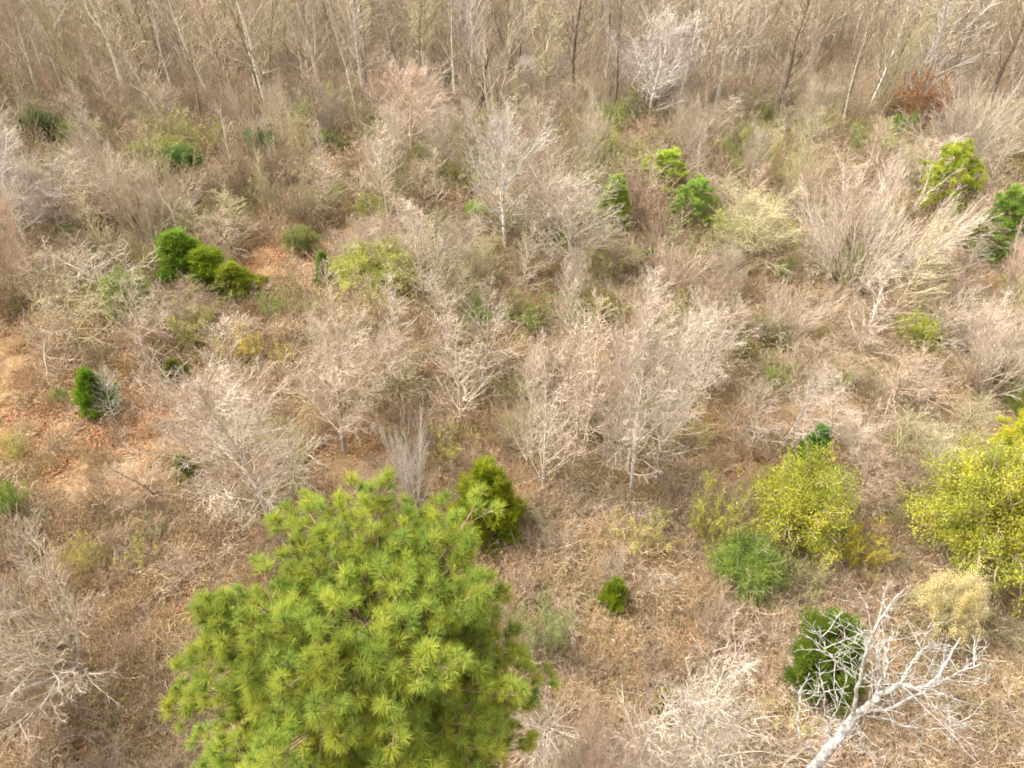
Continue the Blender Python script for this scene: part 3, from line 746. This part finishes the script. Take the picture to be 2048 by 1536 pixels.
# --- bare trees one can point at
B = [
 ('pale0', 'tall pale tree with a full rounded crown, above the picture centre', 1012, 510, 186, 190, WHITE),
 ('pale1', 'dense pale oval-crowned tree left of the slim young pine', 1138, 560, 318, 180, PALE),
 ('fan2', 'wide fanning many-stemmed pale tree on the right', 1700, 590, 322, 300, PALE),
 ('fan2', 'fanning pale tree below and right of the orange-leafed tree', 1915, 345, 158, 200, PALE),
 ('slim0', 'slim straight tree rising out of the centre vines', 963, 790, 540, 150, PALE),
 ('lance1', 'leftmost of the tall slender trees right of centre', 1086, 985, 640, 105, PALE),
 ('lance2', 'second of the tall slender trees right of centre', 1120, 915, 600, 130, TAN),
 ('lance0', 'third of the tall slender trees, its thin trunk clear to the ground', 1147, 930, 610, 120, TAN),
 ('lance1', 'fourth of the tall slender trees, among crossing twigs', 1168, 890, 585, 130, PINK),
 ('pale2', 'biggest and rightmost of the tall slender trees, with wide low limbs', 1262, 985, 610, 215, PALE),
 ('lance2', 'slender tree just behind the widest one right of centre', 1236, 880, 625, 140, TAN),
 ('lance0', 'thin slender tree standing left of the leftmost tall pale one', 1055, 940, 670, 90, TAN),
 ('lance2', 'slender tree between the fourth and the widest of the tall ones', 1205, 945, 615, 105, PINK),
 ('lance1', 'slender tree just right of the widest tall one', 1312, 930, 620, 110, PALE),
 ('lance0', 'slender tree second right of the widest tall one', 1350, 880, 600, 105, TAN),
 ('lance2', 'slender pale tree at the left of the centre vines', 905, 770, 520, 110, PALE),
 ('lance1', 'narrow tree left of the slim centre tree', 925, 850, 610, 110, TAN),
 ('pale1', 'twiggy tan tree left of the orange leaf clearing near centre', 690, 900, 610, 165, TAN),
 ('pale2', 'wide pale thicket-like tree above the left side of the big pine', 545, 1050, 700, 270, PALE),
 ('fan0', 'small many-branched pale tree between the big pine and the slender trees', 832, 1005, 800, 140, WHITE),
 ('slim0', 'pale sapling right of the fuzzy light green bush', 848, 610, 400, 110, PALE),
 ('slim1', 'second pale sapling right of the fuzzy light green bush', 905, 640, 440, 120, TAN),
 ('pale0', 'white-limbed tree leaning in at the left edge', 60, 500, 160, 190, WHITE),
 ('pale1', 'light grey tree spreading low branches by the left edge', 130, 480, 330, 180, PALE),
 ('fan1', 'pale forked tree in the brown thicket above the three cedars', 308, 500, 262, 140, TAN),
 ('scrub0', 'dark-trunked twiggy tree on the orange leaf clearing, leftmost', 103, 745, 560, 190, TAN),
 ('scrub1', 'dark-trunked twiggy tree on the orange leaf clearing, second from left', 185, 735, 500, 190, OLIVE),
 ('scrub2', 'twiggy tree with a forked dark foot right of the orange leaf clearing', 305, 745, 560, 160, TAN),
 ('pale2', 'round twiggy pale crown right of the slender trees', 1400, 790, 600, 160, PALE),
 ('gnarl0', 'crooked dark brown tree standing out in the back wood', 965, 250, 5, 120, DARK),
 ('pale2', 'white forked tree with a wide airy crown at the wood edge', 1292, 262, 12, 175, WHITE),
 ('fork1', 'pale forked tree left of the wide airy white one', 1215, 215, 40, 110, PALE),
 ('pale1', 'small lichen-pale tree right of the crooked dark tree', 1062, 190, 100, 66, WHITE),
 ('fork1', 'pair of thin white stems left of the crooked dark tree', 935, 240, 90, 70, PALE),
 ('pale0', 'rosy twigged tree in the thicket above the picture centre', 825, 330, 105, 180, PINK),
 ('slim1', 'straight white-stemmed sapling in the rosy thicket', 862, 270, 90, 60, WHITE),
 ('scrub2', 'low spreading brown tree in the thicket left of centre', 250, 470, 330, 200, BROWN),
 ('slim2', 'sapling pair at the right slope, left stem', 1500, 900, 740, 110, PALE),
 ('slim0', 'sapling pair at the right slope, right stem', 1560, 905, 720, 120, PALE),
 ('slim1', 'pale sapling with one long level branch on the right slope', 1650, 900, 770, 120, PALE),
 ('fan1', 'tuft of thin upright stems right of the dark young pine', 2010, 610, 440, 120, PINK),
 ('slim0', 'tan sapling in front of the dark young pine', 1905, 600, 470, 80, PALE),
 ('fan0', 'grey brown fan of twigs near the right edge, mid height', 1960, 800, 600, 230, TAN),
 ('scrub1', 'mounded grey brown thorny tree at right', 1765, 830, 690, 200, BROWN),
 ('pale0', 'lichen-green tree behind the mossy yellow-green low bush', 1500, 540, 370, 190, OLIVE),
 ('slim2', 'bare sapling on the right slope between green bushes', 1850, 720, 560, 110, PALE),
 ('fan1', 'bare fan-branched shrub in shade below the slim young pine', 1335, 600, 470, 140, PINK),
 ('fan0', 'broad tan shrub tree left of the wide fanning pale tree', 1560, 700, 560, 190, TAN),
 ('scrub0', 'bushy bare tree below the three joined cedars', 390, 680, 560, 200, TAN),
 ('scrub2', 'bushy bare tree under the crossing twigs of the left slope', 230, 620, 480, 210, PALE),
 ('slim1', 'single white sapling in front of the narrow cedar', 236, 850, 740, 70, WHITE),
]
for (k, lab, bx, by, ty, w, c) in B:
    put(k, 'bare_tree', lab, 'tree', bx, by, ty, w, c)

# --- pale leaning tree at the bottom left edge, small leaning tree right of the pine
x, y = at(150, 1330)
place('fan1', 'bare_tree', 'pale grey tree leaning left over the bottom left weeds', 'tree', x, y, .95, 1.15, 2.0, PALE, lean=(-.1, -.45))
x, y = at(40, 1250)
place('fan0', 'bare_tree', 'thin pink-grey tree cut by the left edge near the bottom', 'tree', x, y, .6, .8, 1.0, PALE, lean=(0, -.2))
x, y = at(1110, 1440)
place('slim0', 'bare_tree', 'thin tree leaning right beside the lower right side of the big pine', 'tree', x, y, .75, .62, 4.0, PALE, lean=(-.25, .62))

# --- tops of bare trees rising into the bottom of the picture
def put_top(kind, label, px, py, h, w, cols, rz):
    x, y = at(px, py, h)
    parts, H, W = KIND[kind]
    return place(kind, 'bare_tree', label, 'tree', x, y, w / W, h / H, rz, cols)
put_top('fan1', 'pinkish twiggy treetop at the bottom, first right of the big pine', 1240, 1420, 5.5, 2.2, PINK, 1.)
put_top('lance1', 'twiggy treetop at the bottom with rosy upright shoots, right of the first', 1310, 1400, 5.5, 2.0, PALE, 2.)
put_top('lance2', 'pale-barked twiggy treetop at the bottom, left of the dead tree', 1395, 1395, 6.0, 2.0, PALE, 3.)
put_top('near1', 'pale-barked fine-branched tree whose crown overlaps the dark rounded cedar', 1505, 1290, 7.2, 2.6, PALE, 4.)
put_top('lance0', 'narrow pale-barked crown at the bottom, left of the fine-branched one', 1462, 1320, 6.8, 2.2, PALE, 2.2)
put_top('near0', 'delicate whitish treetop just left of the dark rounded cedar', 1555, 1325, 7.0, 2.4, WHITE, 1.1)
put_top('near2', 'pale-barked low treetop under the dead limbs at the bottom', 1600, 1380, 6.4, 2.2, PALE, 5.)
put_top('fan0', 'faint tan treetop at the bottom edge by the pine', 1175, 1455, 4.6, 1.8, PALE, .3)

# --- the dead tree: limbs as 3D lines, sub-branches grown on them
def p3(px, py, dist):
    d = ray(px, py); d = d / np.linalg.norm(d)
    return np.array([0, 0, CAM_H]) + d * dist
def spline(pts, n):
    pts = np.array(pts); t = np.linspace(0, len(pts) - 1, n)
    out = []
    for u in t:
        i = min(int(u), len(pts) - 2); f = u - i
        p0 = pts[max(i - 1, 0)]; p1 = pts[i]; p2 = pts[i + 1]; p3_ = pts[min(i + 2, len(pts) - 1)]
        out.append(.5 * ((2 * p1) + (-p0 + p2) * f + (2 * p0 - 5 * p1 + 4 * p2 - p3_) * f * f + (-p0 + 3 * p1 - 3 * p2 + p3_) * f ** 3))
    return np.array(out)
def dead_tree():
    rng = np.random.RandomState(901)
    fork = p3(1712, 1428, 7.6)
    low = p3(1620, 1545, 7.9)
    base = np.array([low[0] - .55, low[1] + .1, 0]); base[2] = gz(base[0], base[1])
    trunk = spline([base - np.array([0, 0, .1]), base * .66 + low * .34, base * .33 + low * .67, low, fork], 22)
    limbs = [
        ([fork, p3(1752, 1400, 7.5), p3(1800, 1372, 7.45), p3(1850, 1375, 7.4), p3(1890, 1330, 7.3), p3(1920, 1275, 7.2)], .052),
        ([p3(1705, 1432, 7.6), p3(1715, 1380, 7.3), p3(1730, 1310, 7.0), p3(1755, 1250, 6.8), p3(1790, 1200, 6.7), p3(1812, 1175, 6.6)], .036),
        ([p3(1795, 1375, 7.45), p3(1812, 1350, 7.4), p3(1835, 1310, 7.5), p3(1862, 1285, 7.5)], .028),
        ([p3(1745, 1402, 7.5), p3(1770, 1340, 7.8), p3(1775, 1290, 7.9), p3(1788, 1262, 8.0)], .026),
        ([p3(1712, 1425, 7.6), p3(1780, 1415, 7.7), p3(1850, 1380, 7.6), p3(1905, 1350, 7.5), p3(1965, 1325, 7.4)], .030),
        ([p3(1725, 1428, 7.6), p3(1775, 1440, 7.9), p3(1830, 1455, 8.0), p3(1880, 1455, 8.1), p3(1930, 1450, 8.2)], .020),
        ([p3(1668, 1480, 7.7), p3(1650, 1440, 7.3), p3(1648, 1390, 7.0), p3(1640, 1370, 6.9)], .020),
        ([p3(1710, 1355, 7.2), p3(1672, 1325, 7.0), p3(1648, 1290, 6.9), p3(1636, 1250, 6.8)], .017),
        ([p3(1770, 1390, 7.5), p3(1760, 1330, 7.2), p3(1745, 1270, 7.1), p3(1735, 1205, 7.0)], .015),
        ([p3(1730, 1420, 7.6), p3(1725, 1470, 8.1), p3(1735, 1510, 8.3)], .018),
        ([p3(1640, 1515, 7.8), p3(1600, 1480, 7.5), p3(1598, 1420, 7.3), p3(1600, 1370, 7.2)], .022),
        ([p3(1800, 1372, 7.4), p3(1850, 1405, 7.5), p3(1890, 1425, 7.6), p3(1925, 1455, 7.7)], .016),
        ([p3(1848, 1378, 7.4), p3(1880, 1365, 7.6), p3(1925, 1340, 7.8), p3(1968, 1310, 7.9)], .016),
    ]
    g0, g1 = Geo(), Geo()
    org = base.copy()
    tt = np.linspace(0, 1, 22)
    tubes_path(g0, trunk - org, .095 * (1 - tt) + .034 * tt, 12, .5)
    S, D, L, R = [], [], [], []
    for pts, r in limbs:
        r *= .55; c = spline(pts, 20) - org
        c[1:-1] += rng.normal(0, .008, (18, 3))
        tubes_path(g1, c, r * (1 - np.linspace(0, 1, 20) * .78), 8, rng.rand() * .4 + .5)
        ln = np.linalg.norm(np.diff(c, axis=0), axis=1).sum()
        for _ in range(int(6 + ln * 8)):
            f = rng.uniform(.12, .97) * 18.9; i = int(f)
            T = norm(c[i + 1] - c[i]); U, W = frame(T[None]); a = math.radians(rng.uniform(38, 75)); ph = rng.rand() * TAU
            d = math.cos(a) * T + math.sin(a) * (math.cos(ph) * U[0] + math.sin(ph) * W[0])
            S.append(c[i] + (c[i + 1] - c[i]) * (f - i)); D.append(norm(d + np.array([0, 0, .15])))
            L.append(rng.uniform(.12, .75) * (1.1 - f / 26)); R.append(max(.004, r * .18 * (1 - f / 26)))
    S, D, L, R = map(np.array, (S, D, L, R))
    P = grow_path(rng, S, D, L, 6, .17, .04); RR = R[:, None] * (1 - np.linspace(0, 1, 7)[None] * .6)
    tubes(g1, P, RR, 5, rng.rand(len(S)) * .5 + .5)
    S, D, L, R = branch(rng, P, RR, L, dict(n=4, t=(.15, 1), a=(60, 45), l=.34, rr=.6, rmin=.003))
    P = grow_path(rng, S, D, L, 3, .18, .03); RR = R[:, None] * (1 - np.linspace(0, 1, 4)[None] * .5)
    tubes(g1, P, RR, 4, rng.rand(len(S)) * .5 + .5)
    root = bpy.data.objects.new('dead_tree', None); sc.collection.objects.link(root)
    root.location = base
    root["label"] = "bare white dead tree with a thick leaning trunk in the bottom right corner"; root["category"] = "tree"
    for pn, me, c in (("trunk", g0.mesh("dead_trunk", M_DEAD, True), (.27, .25, .225)), ("limbs", g1.mesh("dead_limbs", M_DEAD, True), (.31, .29, .26))):
        o = bpy.data.objects.new(pn, me); o.parent = root; o.color = (*c, 1); sc.collection.objects.link(o)
def tubes_path(geo, c, r, sides, tone):
    T = norm(np.gradient(c, axis=0)); U = np.zeros_like(T); U[0] = frame(T[:1])[0][0]
    for q in range(1, len(c)):
        u = U[q - 1] - T[q] * np.dot(U[q - 1], T[q]); U[q] = u / np.linalg.norm(u)
    W = np.cross(T, U)
    a = np.arange(sides) * TAU / sides
    V = c[:, None] + (np.cos(a)[None, :, None] * U[:, None] + np.sin(a)[None, :, None] * W[:, None]) * r[:, None, None]
    n = len(c); b = (np.arange(n - 1) * sides)[:, None]; k = np.arange(sides)[None]; k2 = (k + 1) % sides
    F = np.stack([b + k, b + k2, b + k2 + sides, b + k + sides], -1).reshape(-1, 4)
    geo.add(V, F, np.full(n * sides, tone))
dead_tree()

# ------------------------------------------------------------------ the back wood
def fill_poisson(n, region, mind, seed, reject=None):
    """n points inside region(x0y,x1y) spread with min distance"""
    rng = np.random.RandomState(seed); pts = []
    tries = 0
    while len(pts) < n and tries < n * 60:
        tries += 1
        p = region(rng)
        if reject is not None and reject(p): continue
        if all((p[0] - q[0]) ** 2 + (p[1] - q[1]) ** 2 > mind ** 2 for q in pts):
            pts.append(p)
    return pts
def wedge(y0, y1, slack=1.06):
    def f(rng):
        y = math.sqrt(rng.uniform(y0 ** 2, y1 ** 2))
        half = y * .92 * slack
        return (rng.uniform(-half, half), y)
    return f
tallk = ['tall0', 'tall1', 'tall2', 'tall3', 'tall4', 'tall5', 'fork0', 'fork1']
WOOD = [{'trunk': (.17, .135, .105), 'stems': (.17, .135, .105), 'crown': (.32, .27, .21)}, {'trunk': (.50, .46, .41), 'stems': (.50, .46, .41), 'crown': (.43, .385, .335)}, OLIVE, {'trunk': (.56, .52, .44), 'stems': (.56, .52, .44), 'crown': (.46, .40, .31)}, BROWN, TAN, OLIVE, {'trunk': (.42, .38, .29), 'stems': (.42, .38, .29), 'crown': (.40, .34, .26)}]
rw = random.Random(5)
for i, (x, y) in enumerate(fill_poisson(240, wedge(50, 88), 2.3, 11)):
    k = rw.choice(tallk)
    h = rw.uniform(8.5, 14)
    w = h * rw.uniform(.30, .46)
    place(k, 'bare_tree', 'bare tree crowded in the dense back wood, trunk and twigs grey brown', 'tree', x, y, w / KIND[k][2], h / KIND[k][1], rw.uniform(0, TAU),
          rw.choice(WOOD), 'bare trees of the back wood', (rw.gauss(0, .05), rw.gauss(0, .05)))
for i, (x, y) in enumerate(fill_poisson(200, wedge(47, 84), 1.6, 13)):
    k = rw.choice(['pole0', 'pole1'])
    h = rw.uniform(5.5, 10); w = h * rw.uniform(.17, .28)
    place(k, 'sapling', 'thin straight pole-like sapling between the larger trees of the back wood', 'sapling', x, y, w / KIND[k][2], h / KIND[k][1], rw.uniform(0, TAU),
          rw.choice(WOOD + [PALE, WHITE]), 'pole saplings of the back wood', (rw.gauss(0, .05), rw.gauss(0, .05)))

# ------------------------------------------------------------------ thicket shrubs and saplings
CLEAR = []
for (cx, cy, r) in [(40, 830, 3.0), (250, 910, 2.6), (130, 760, 2.6), (330, 800, 1.8), (20, 690, 2.4), (560, 540, 3.2), (700, 930, 1.8), (640, 480, 2.0)]:
    CLEAR.append((*at(cx, cy), r))
def in_clear(p, k=1.0):
    if any((p[0] - c[0]) ** 2 + (p[1] - c[1]) ** 2 < (c[2] * k) ** 2 for c in CLEAR): return True
    for (hx, hy, hw, hz, leafy_) in HAND:      # leave room in front of and around the plants that stand out
        dx = abs(p[0] - hx * p[1] / hy); dy = p[1] - hy
        if leafy_ and dx < hw * .5 + .8 and -3.4 < dy < .5: return True
        if not leafy_ and dx < hw * .3 + .4 and -2.4 < dy < .4: return True
    return False
FAINT = [(.22, .26, .11), (.27, .30, .13), (.18, .23, .09), (.30, .30, .12), (.20, .24, .13)]
def leaf_tint():
    return rw.choice([(.34, .25, .15), (.40, .30, .18), (.28, .28, .12), (.24, .26, .11)])
for i, (x, y) in enumerate(fill_poisson(270, wedge(29, 54), 1.55, 21, in_clear)):
    k = rw.choice(['shrub0', 'shrub2', 'shrub3', 'tangle0', 'slim0', 'slim1', 'slim2', 'fan1', 'fan0', 'lance0', 'lance2']); H = KIND[k][1]
    h = rw.uniform(1.8, 4.6); w = rw.uniform(2.2, 3.8)
    c = dict(rw.choice([TAN, BROWN, DUSK, BROWN, DUSK, OLIVE, MOSS])); c['foliage'] = leaf_tint()
    place(k, 'thicket_shrub', 'bare brown shrub in the tangled thicket in front of the wood', 'shrub', x, y, w / KIND[k][2], h / H, rw.uniform(0, TAU), c, 'shrubs of the thicket before the wood')
for i, (x, y) in enumerate(fill_poisson(210, wedge(14.5, 30), 1.3, 22, in_clear)):
    k = rw.choice(['shrub0', 'shrub1', 'shrub3', 'tangle0', 'fan0', 'fan1', 'slim0', 'slim1', 'slim2', 'pale1']); H = KIND[k][1]
    h = rw.uniform(1.0, 2.6) * (1.5 if k[:2] in ('sl', 'pa', 'fa') else 1); w = rw.uniform(1.4, 2.5)
    c = dict(rw.choice([TAN, BROWN, DUSK, BROWN, DUSK, OLIVE, MOSS])); c['foliage'] = leaf_tint()
    place(k, 'brush_shrub', 'bare twiggy shrub standing in the weeds of the middle ground', 'shrub', x, y, w / KIND[k][2], h / H, rw.uniform(0, TAU), c, 'twiggy shrubs of the middle ground')
for i, (x, y) in enumerate(fill_poisson(95, wedge(18, 50), 2.6, 23, in_clear)):
    k = rw.choice(['slim0', 'slim1', 'lance0', 'lance1', 'lance2', 'pale0', 'pale1', 'pole0']); H = KIND[k][1]
    h = rw.uniform(3.2, 6.0); w = h * rw.uniform(.3, .5) * (.6 if k == 'pole0' else 1)
    place(k, 'sapling', 'thin bare sapling scattered through the brush', 'sapling', x, y, w / KIND[k][2], h / H, rw.uniform(0, TAU), rw.choice([TAN, PINK, PALE, OLIVE, PALE]), 'bare saplings scattered through the brush')
for i, (x, y) in enumerate(fill_poisson(175, wedge(12, 52), 1.9, 25, in_clear)):
    k = rw.choice(['sparse0', 'sparse1', 'sparse0', 'leafy2', 'fuzzy0']); H = KIND[k][1]
    h = rw.uniform(.9, 2.2) * (1.3 if y > 28 else .8); w = h * rw.uniform(1.0, 1.7)
    place(k, 'leafy_shrub', 'faint green sparsely leafed shrub half hidden in the brown brush', 'shrub', x, y, w / KIND[k][2], h / H, rw.uniform(0, TAU), green(rw.choice(FAINT)), 'faint green shrubs in the brush')
def front(rng):
    y = rng.uniform(5, 15); half = y * .75 + 8
    return (rng.uniform(-half, half), y)
for i, (x, y) in enumerate(fill_poisson(150, front, 1.05, 24)):
    k = rw.choice(['shrub0', 'shrub1', 'shrub2', 'shrub3', 'fan0', 'fan1', 'tangle0']); H = KIND[k][1]
    h = rw.uniform(.6, 1.5); w = rw.uniform(1.1, 2.1)
    c = dict(rw.choice([TAN, BROWN, DUSK, BROWN, PINK, MOSS])); c['foliage'] = (.40, .30, .18)
    place(k, 'low_shrub', 'low bare shrub in the brown weeds of the foreground', 'shrub', x, y, w / KIND[k][2], h / H, rw.uniform(0, TAU), c, 'low shrubs of the foreground')
for i, (x, y) in enumerate(fill_poisson(34, front, 1.6, 26)):
    k = rw.choice(['sparse0', 'sparse1']); H = KIND[k][1]
    h = rw.uniform(.4, .8); w = rw.uniform(.7, 1.5)
    place(k, 'leafy_shrub', 'low pale green sprig bush in the foreground weeds', 'shrub', x, y, w / KIND[k][2], h / H, rw.uniform(0, TAU), green(rw.choice(FAINT)), 'low green sprigs of the foreground')

# ------------------------------------------------------------------ ground cover (stuff): instanced tufts
def gn_scatter(obname, label, sources, P, rot, scl, idx):
    col = bpy.data.collections.new(obname + "_source")
    for i, me in enumerate(sources):
        o = bpy.data.objects.new("%s_tuft_%02d" % (obname, i), me); col.objects.link(o)
    me = bpy.data.meshes.new(obname)
    me.vertices.add(len(P)); me.vertices.foreach_set("co", P.astype(np.float32).ravel())
    a = me.attributes.new("rot", 'FLOAT_VECTOR', 'POINT'); a.data.foreach_set("vector", rot.astype(np.float32).ravel())
    a = me.attributes.new("scl", 'FLOAT_VECTOR', 'POINT'); a.data.foreach_set("vector", scl.astype(np.float32).ravel())
    a = me.attributes.new("idx", 'INT', 'POINT'); a.data.foreach_set("value", idx.astype(np.int32))
    ob = bpy.data.objects.new(obname, me); sc.collection.objects.link(ob)
    ob["kind"] = "stuff"; ob["label"] = label; ob["category"] = "undergrowth"
    ng = bpy.data.node_groups.new(obname + "_nodes", 'GeometryNodeTree')
    ng.interface.new_socket("Geometry", in_out='INPUT', socket_type='NodeSocketGeometry')
    ng.interface.new_socket("Geometry", in_out='OUTPUT', socket_type='NodeSocketGeometry')
    N = ng.nodes; lk = ng.links.new
    gi, go = N.new("NodeGroupInput"), N.new("NodeGroupOutput")
    ci = N.new("GeometryNodeCollectionInfo"); ci.inputs['Collection'].default_value = col
    ci.inputs['Separate Children'].default_value = True; ci.inputs['Reset Children'].default_value = True
    ip = N.new("GeometryNodeInstanceOnPoints"); ip.inputs['Pick Instance'].default_value = True
    def attr(nm, typ):
        n = N.new("GeometryNodeInputNamedAttribute"); n.data_type = typ; n.inputs['Name'].default_value = nm
        return [s for s in n.outputs if s.enabled and s.name == 'Attribute'][0]
    lk(gi.outputs[0], ip.inputs['Points']); lk(ci.outputs[0], ip.inputs['Instance'])
    lk(attr("idx", 'INT'), ip.inputs['Instance Index']); lk(attr("rot", 'FLOAT_VECTOR'), ip.inputs['Rotation']); lk(attr("scl", 'FLOAT_VECTOR'), ip.inputs['Scale'])
    lk(ip.outputs[0], go.inputs[0])
    md = ob.modifiers.new("scatter", 'NODES'); md.node_group = ng
    return ob

def scatter_points(seed, y0, y1, dens, slack=1.08, clear_keep=1.0, thr=None):
    rng = np.random.RandomState(seed)
    # visible half width ~ .78*(slant); use generous wedge
    area_half = lambda y: y * .80 * slack + 10
    A = sum(2 * area_half(y) for y in np.arange(y0, y1, 1.0))
    n = int(A * dens)
    y = rng.uniform(y0, y1, n * 2); hm = area_half(y1)
    x = rng.uniform(-hm, hm, n * 2)
    ok = np.abs(x) < area_half(y)
    x, y = x[ok], y[ok]
    x, y = x[:n], y[:n]
    if clear_keep < 1:
        inc = np.zeros(len(x), bool)
        for c in CLEAR: inc |= (x - c[0]) ** 2 + (y - c[1]) ** 2 < c[2] ** 2
        keep = ~inc | (rng.rand(len(x)) < clear_keep)
        x, y = x[keep], y[keep]
    if thr is not None:      # patchiness
        f, c0 = thr
        v = np.sin(x * f + 3 * np.sin(y * f * .7)) * np.cos(y * f * 1.3 + 2 * np.sin(x * f * .6)) + rng.normal(0, .25, len(x))
        x, y = x[v > c0], y[v > c0]
    z = gz(x, y) - .02
    return rng, np.stack([x, y, z], -1)

def do_scatter(name, label, sources, seed, bands, smin, smax, **kw):
    Ps, Ss = [], []
    for b, (y0, y1, dens, sm) in enumerate(bands):
        rng, P = scatter_points(seed + b, y0, y1, dens, **kw)
        Ps.append(P); Ss.append(rng.uniform(smin, smax, len(P)) * sm)
    P = np.concatenate(Ps); s = np.concatenate(Ss); n = len(P)
    rot = np.stack([rng.normal(0, .06, n), rng.normal(0, .06, n), rng.rand(n) * TAU], -1)
    scl = np.stack([s, s, s * rng.uniform(.7, 1.25, n)], -1)
    gn_scatter(name, label, sources, P, rot, scl, rng.randint(0, len(sources), n))
    print(name, n)

M_WEED = plant_mat("dry_weed", light=(1.45, 1.35, 1.2), dark=(.6, .52, .45), colour=(.49, .385, .25), colour2=(.37, .275, .17), noise_scale=1.5, noise_amt=.2, var=.3)
M_LITTER = plant_mat("fallen_leaf", light=(1.55, 1.2, .9), dark=(.5, .45, .42), colour=(.38, .225, .135), colour2=(.31, .195, .125), noise_scale=3, noise_amt=.2, var=.25)
M_BRIAR = plant_mat("briar_stem", light=(1.5, 1.4, 1.3), dark=(.5, .45, .42), colour=(.40, .32, .225), colour2=(.31, .245, .165), noise_scale=2, noise_amt=.2, var=.3)
M_SPRIG = plant_mat("briar_leaf", light=(1.5, 1.25, .8), dark=(.6, .6, .7), colour=(.36, .35, .11), colour2=(.26, .27, .09), transl=.3, noise_scale=2, noise_amt=.2, var=.35)

def weed_tuft(seed):
    rng = np.random.RandomState(seed); g = Geo()
    n = 110
    r = rng.rand(n) ** .5 * .45; ph = rng.rand(n) * TAU
    S = np.stack([np.cos(ph) * r, np.sin(ph) * r, np.zeros(n) - .02], -1)
    D = norm(np.stack([rng.normal(0, .4, n), rng.normal(0, .4, n), np.ones(n)], -1))
    P = grow_path(rng, S, D, rng.uniform(.2, .75, n), 4, .16, -.06)
    tubes(g, P, np.full((n, 1), .0055) * np.linspace(1, .5, 5)[None], 3, rng.rand(n))
    RR = np.full((n, 5), .005)
    S, D, L, R = branch(rng, P, RR, np.full(n, .6), dict(n=5, t=(.35, 1), a=(45, 40), l=.3, rmin=.004, p=.8))
    P2 = grow_path(rng, S, D, L, 2, .2, .0)
    tubes(g, P2, R[:, None] * np.linspace(1, .6, 3)[None], 3, rng.rand(len(S)))
    C = P2[rng.rand(len(P2)) < .5, -1]
    leaves(g, rng, C, .03, jit=.01)
    return g.mesh("weed_tuft", M_WEED)
def litter_patch(seed):
    rng = np.random.RandomState(seed); g = Geo(); n = 330
    r = rng.rand(n) ** .5 * .75; ph = rng.rand(n) * TAU
    C = np.stack([np.cos(ph) * r, np.sin(ph) * r, rng.uniform(.03, .09, n)], -1)
    leaves(g, rng, C, .075, ar=.6, flat=.55, jit=.01)
    return g.mesh("litter_patch", M_LITTER)
def briar_tuft(seed, leafy_n):
    rng = np.random.RandomState(seed); g = Geo(); n = 30
    r = rng.rand(n) ** .5 * .4; ph = rng.rand(n) * TAU
    S = np.stack([np.cos(ph) * r, np.sin(ph) * r, np.zeros(n) - .02], -1)
    D = norm(np.stack([rng.normal(0, .7, n), rng.normal(0, .7, n), np.ones(n)], -1))
    P = grow_path(rng, S, D, rng.uniform(.5, 1.5, n), 7, .2, -.16)
    P[..., 2] = np.maximum(P[..., 2], -.02 + rng.rand(n, 1) * .08)
    tubes(g, P, np.full((n, 1), .008) * np.linspace(1, .5, 8)[None], 3, rng.rand(n))
    S, D, L, R = branch(rng, P, np.full((n, 8), .006), np.full(n, 1.0), dict(n=9, t=(.1, 1), a=(60, 45), l=.35, rmin=.005))
    P2 = grow_path(rng, S, D, L, 3, .25, -.04)
    tubes(g, P2, R[:, None] * np.linspace(1, .6, 4)[None], 3, rng.rand(len(S)))
    if leafy_n:
        g2 = Geo(); C = P2.reshape(-1, 3); C = C[rng.randint(0, len(C), leafy_n)]
        leaves(g2, rng, C, .05, jit=.03)
        return g2.mesh("briar_leaves", M_SPRIG)
    return g.mesh("briar_tuft", M_BRIAR)

M_UNDER = plant_mat("thicket_bark", light=(1.4, 1.35, 1.25), dark=(.55, .5, .45), colour=(.46, .39, .31), colour2=(.34, .28, .22), noise_scale=1.2, noise_amt=.25, var=.3)
def under_tuft(seed):
    g = Geo()
    sk = skeleton(seed, 3.4, .022, [
        dict(n=9, t=(.1, 1), a=(45, 28), l=.42, rr=.7, segs=3, wig=.14, up=.03, rmin=.013),
        dict(n=6, t=(.1, 1), a=(45, 35), l=.5, rr=.7, segs=2, wig=.16, up=.03, rmin=.010)],
        stems=14, spread=26, wig0=.08, segs0=6, up0=.02, r_base=1.1)
    for i, (P, RR, tone) in enumerate(sk): tubes(g, P, RR, 3, tone)
    return g.mesh("under_tuft", M_UNDER)
do_scatter('thicket', 'grey brown brushwood filling the floor of the back wood', [under_tuft(900 + i) for i in range(4)], 880,
           [(49, 66, .5, .66), (66, 100, .36, .85)], .6, 1.25)
do_scatter('fallen_leaves', 'brown and orange fallen leaves covering the ground', [litter_patch(i) for i in range(4)], 800,
           [(2, 20, 1.0, 1.0), (20, 36, 1.0, 1.0), (36, 56, .5, 1.4)], .8, 1.2)
do_scatter('dry_weeds', 'dry straw coloured weeds growing all over the clearing', [weed_tuft(i) for i in range(5)], 820,
           [(2, 20, 3.0, .8), (20, 36, 1.8, 1.0), (36, 60, .5, 1.6)], .7, 1.35, clear_keep=.25)
do_scatter('bramble_stems', 'brown bramble stems tangled low over the ground', [briar_tuft(i, 0) for i in range(5)], 840,
           [(2, 20, 2.6, .8), (20, 36, 1.7, 1.1), (36, 60, .7, 1.7)], .7, 1.3, clear_keep=.2)
do_scatter('briar_leaves', 'small yellow-green briar leaves dotted through the weeds', [briar_tuft(50 + i, 260) for i in range(4)], 860,
           [(2, 20, 2.0, .75), (20, 36, 1.5, 1.1), (36, 60, .5, 1.6)], .7, 1.3, clear_keep=.05, thr=(.35, -.1))
print('tufts on big pine', nt_big, 'objects', len(sc.objects))
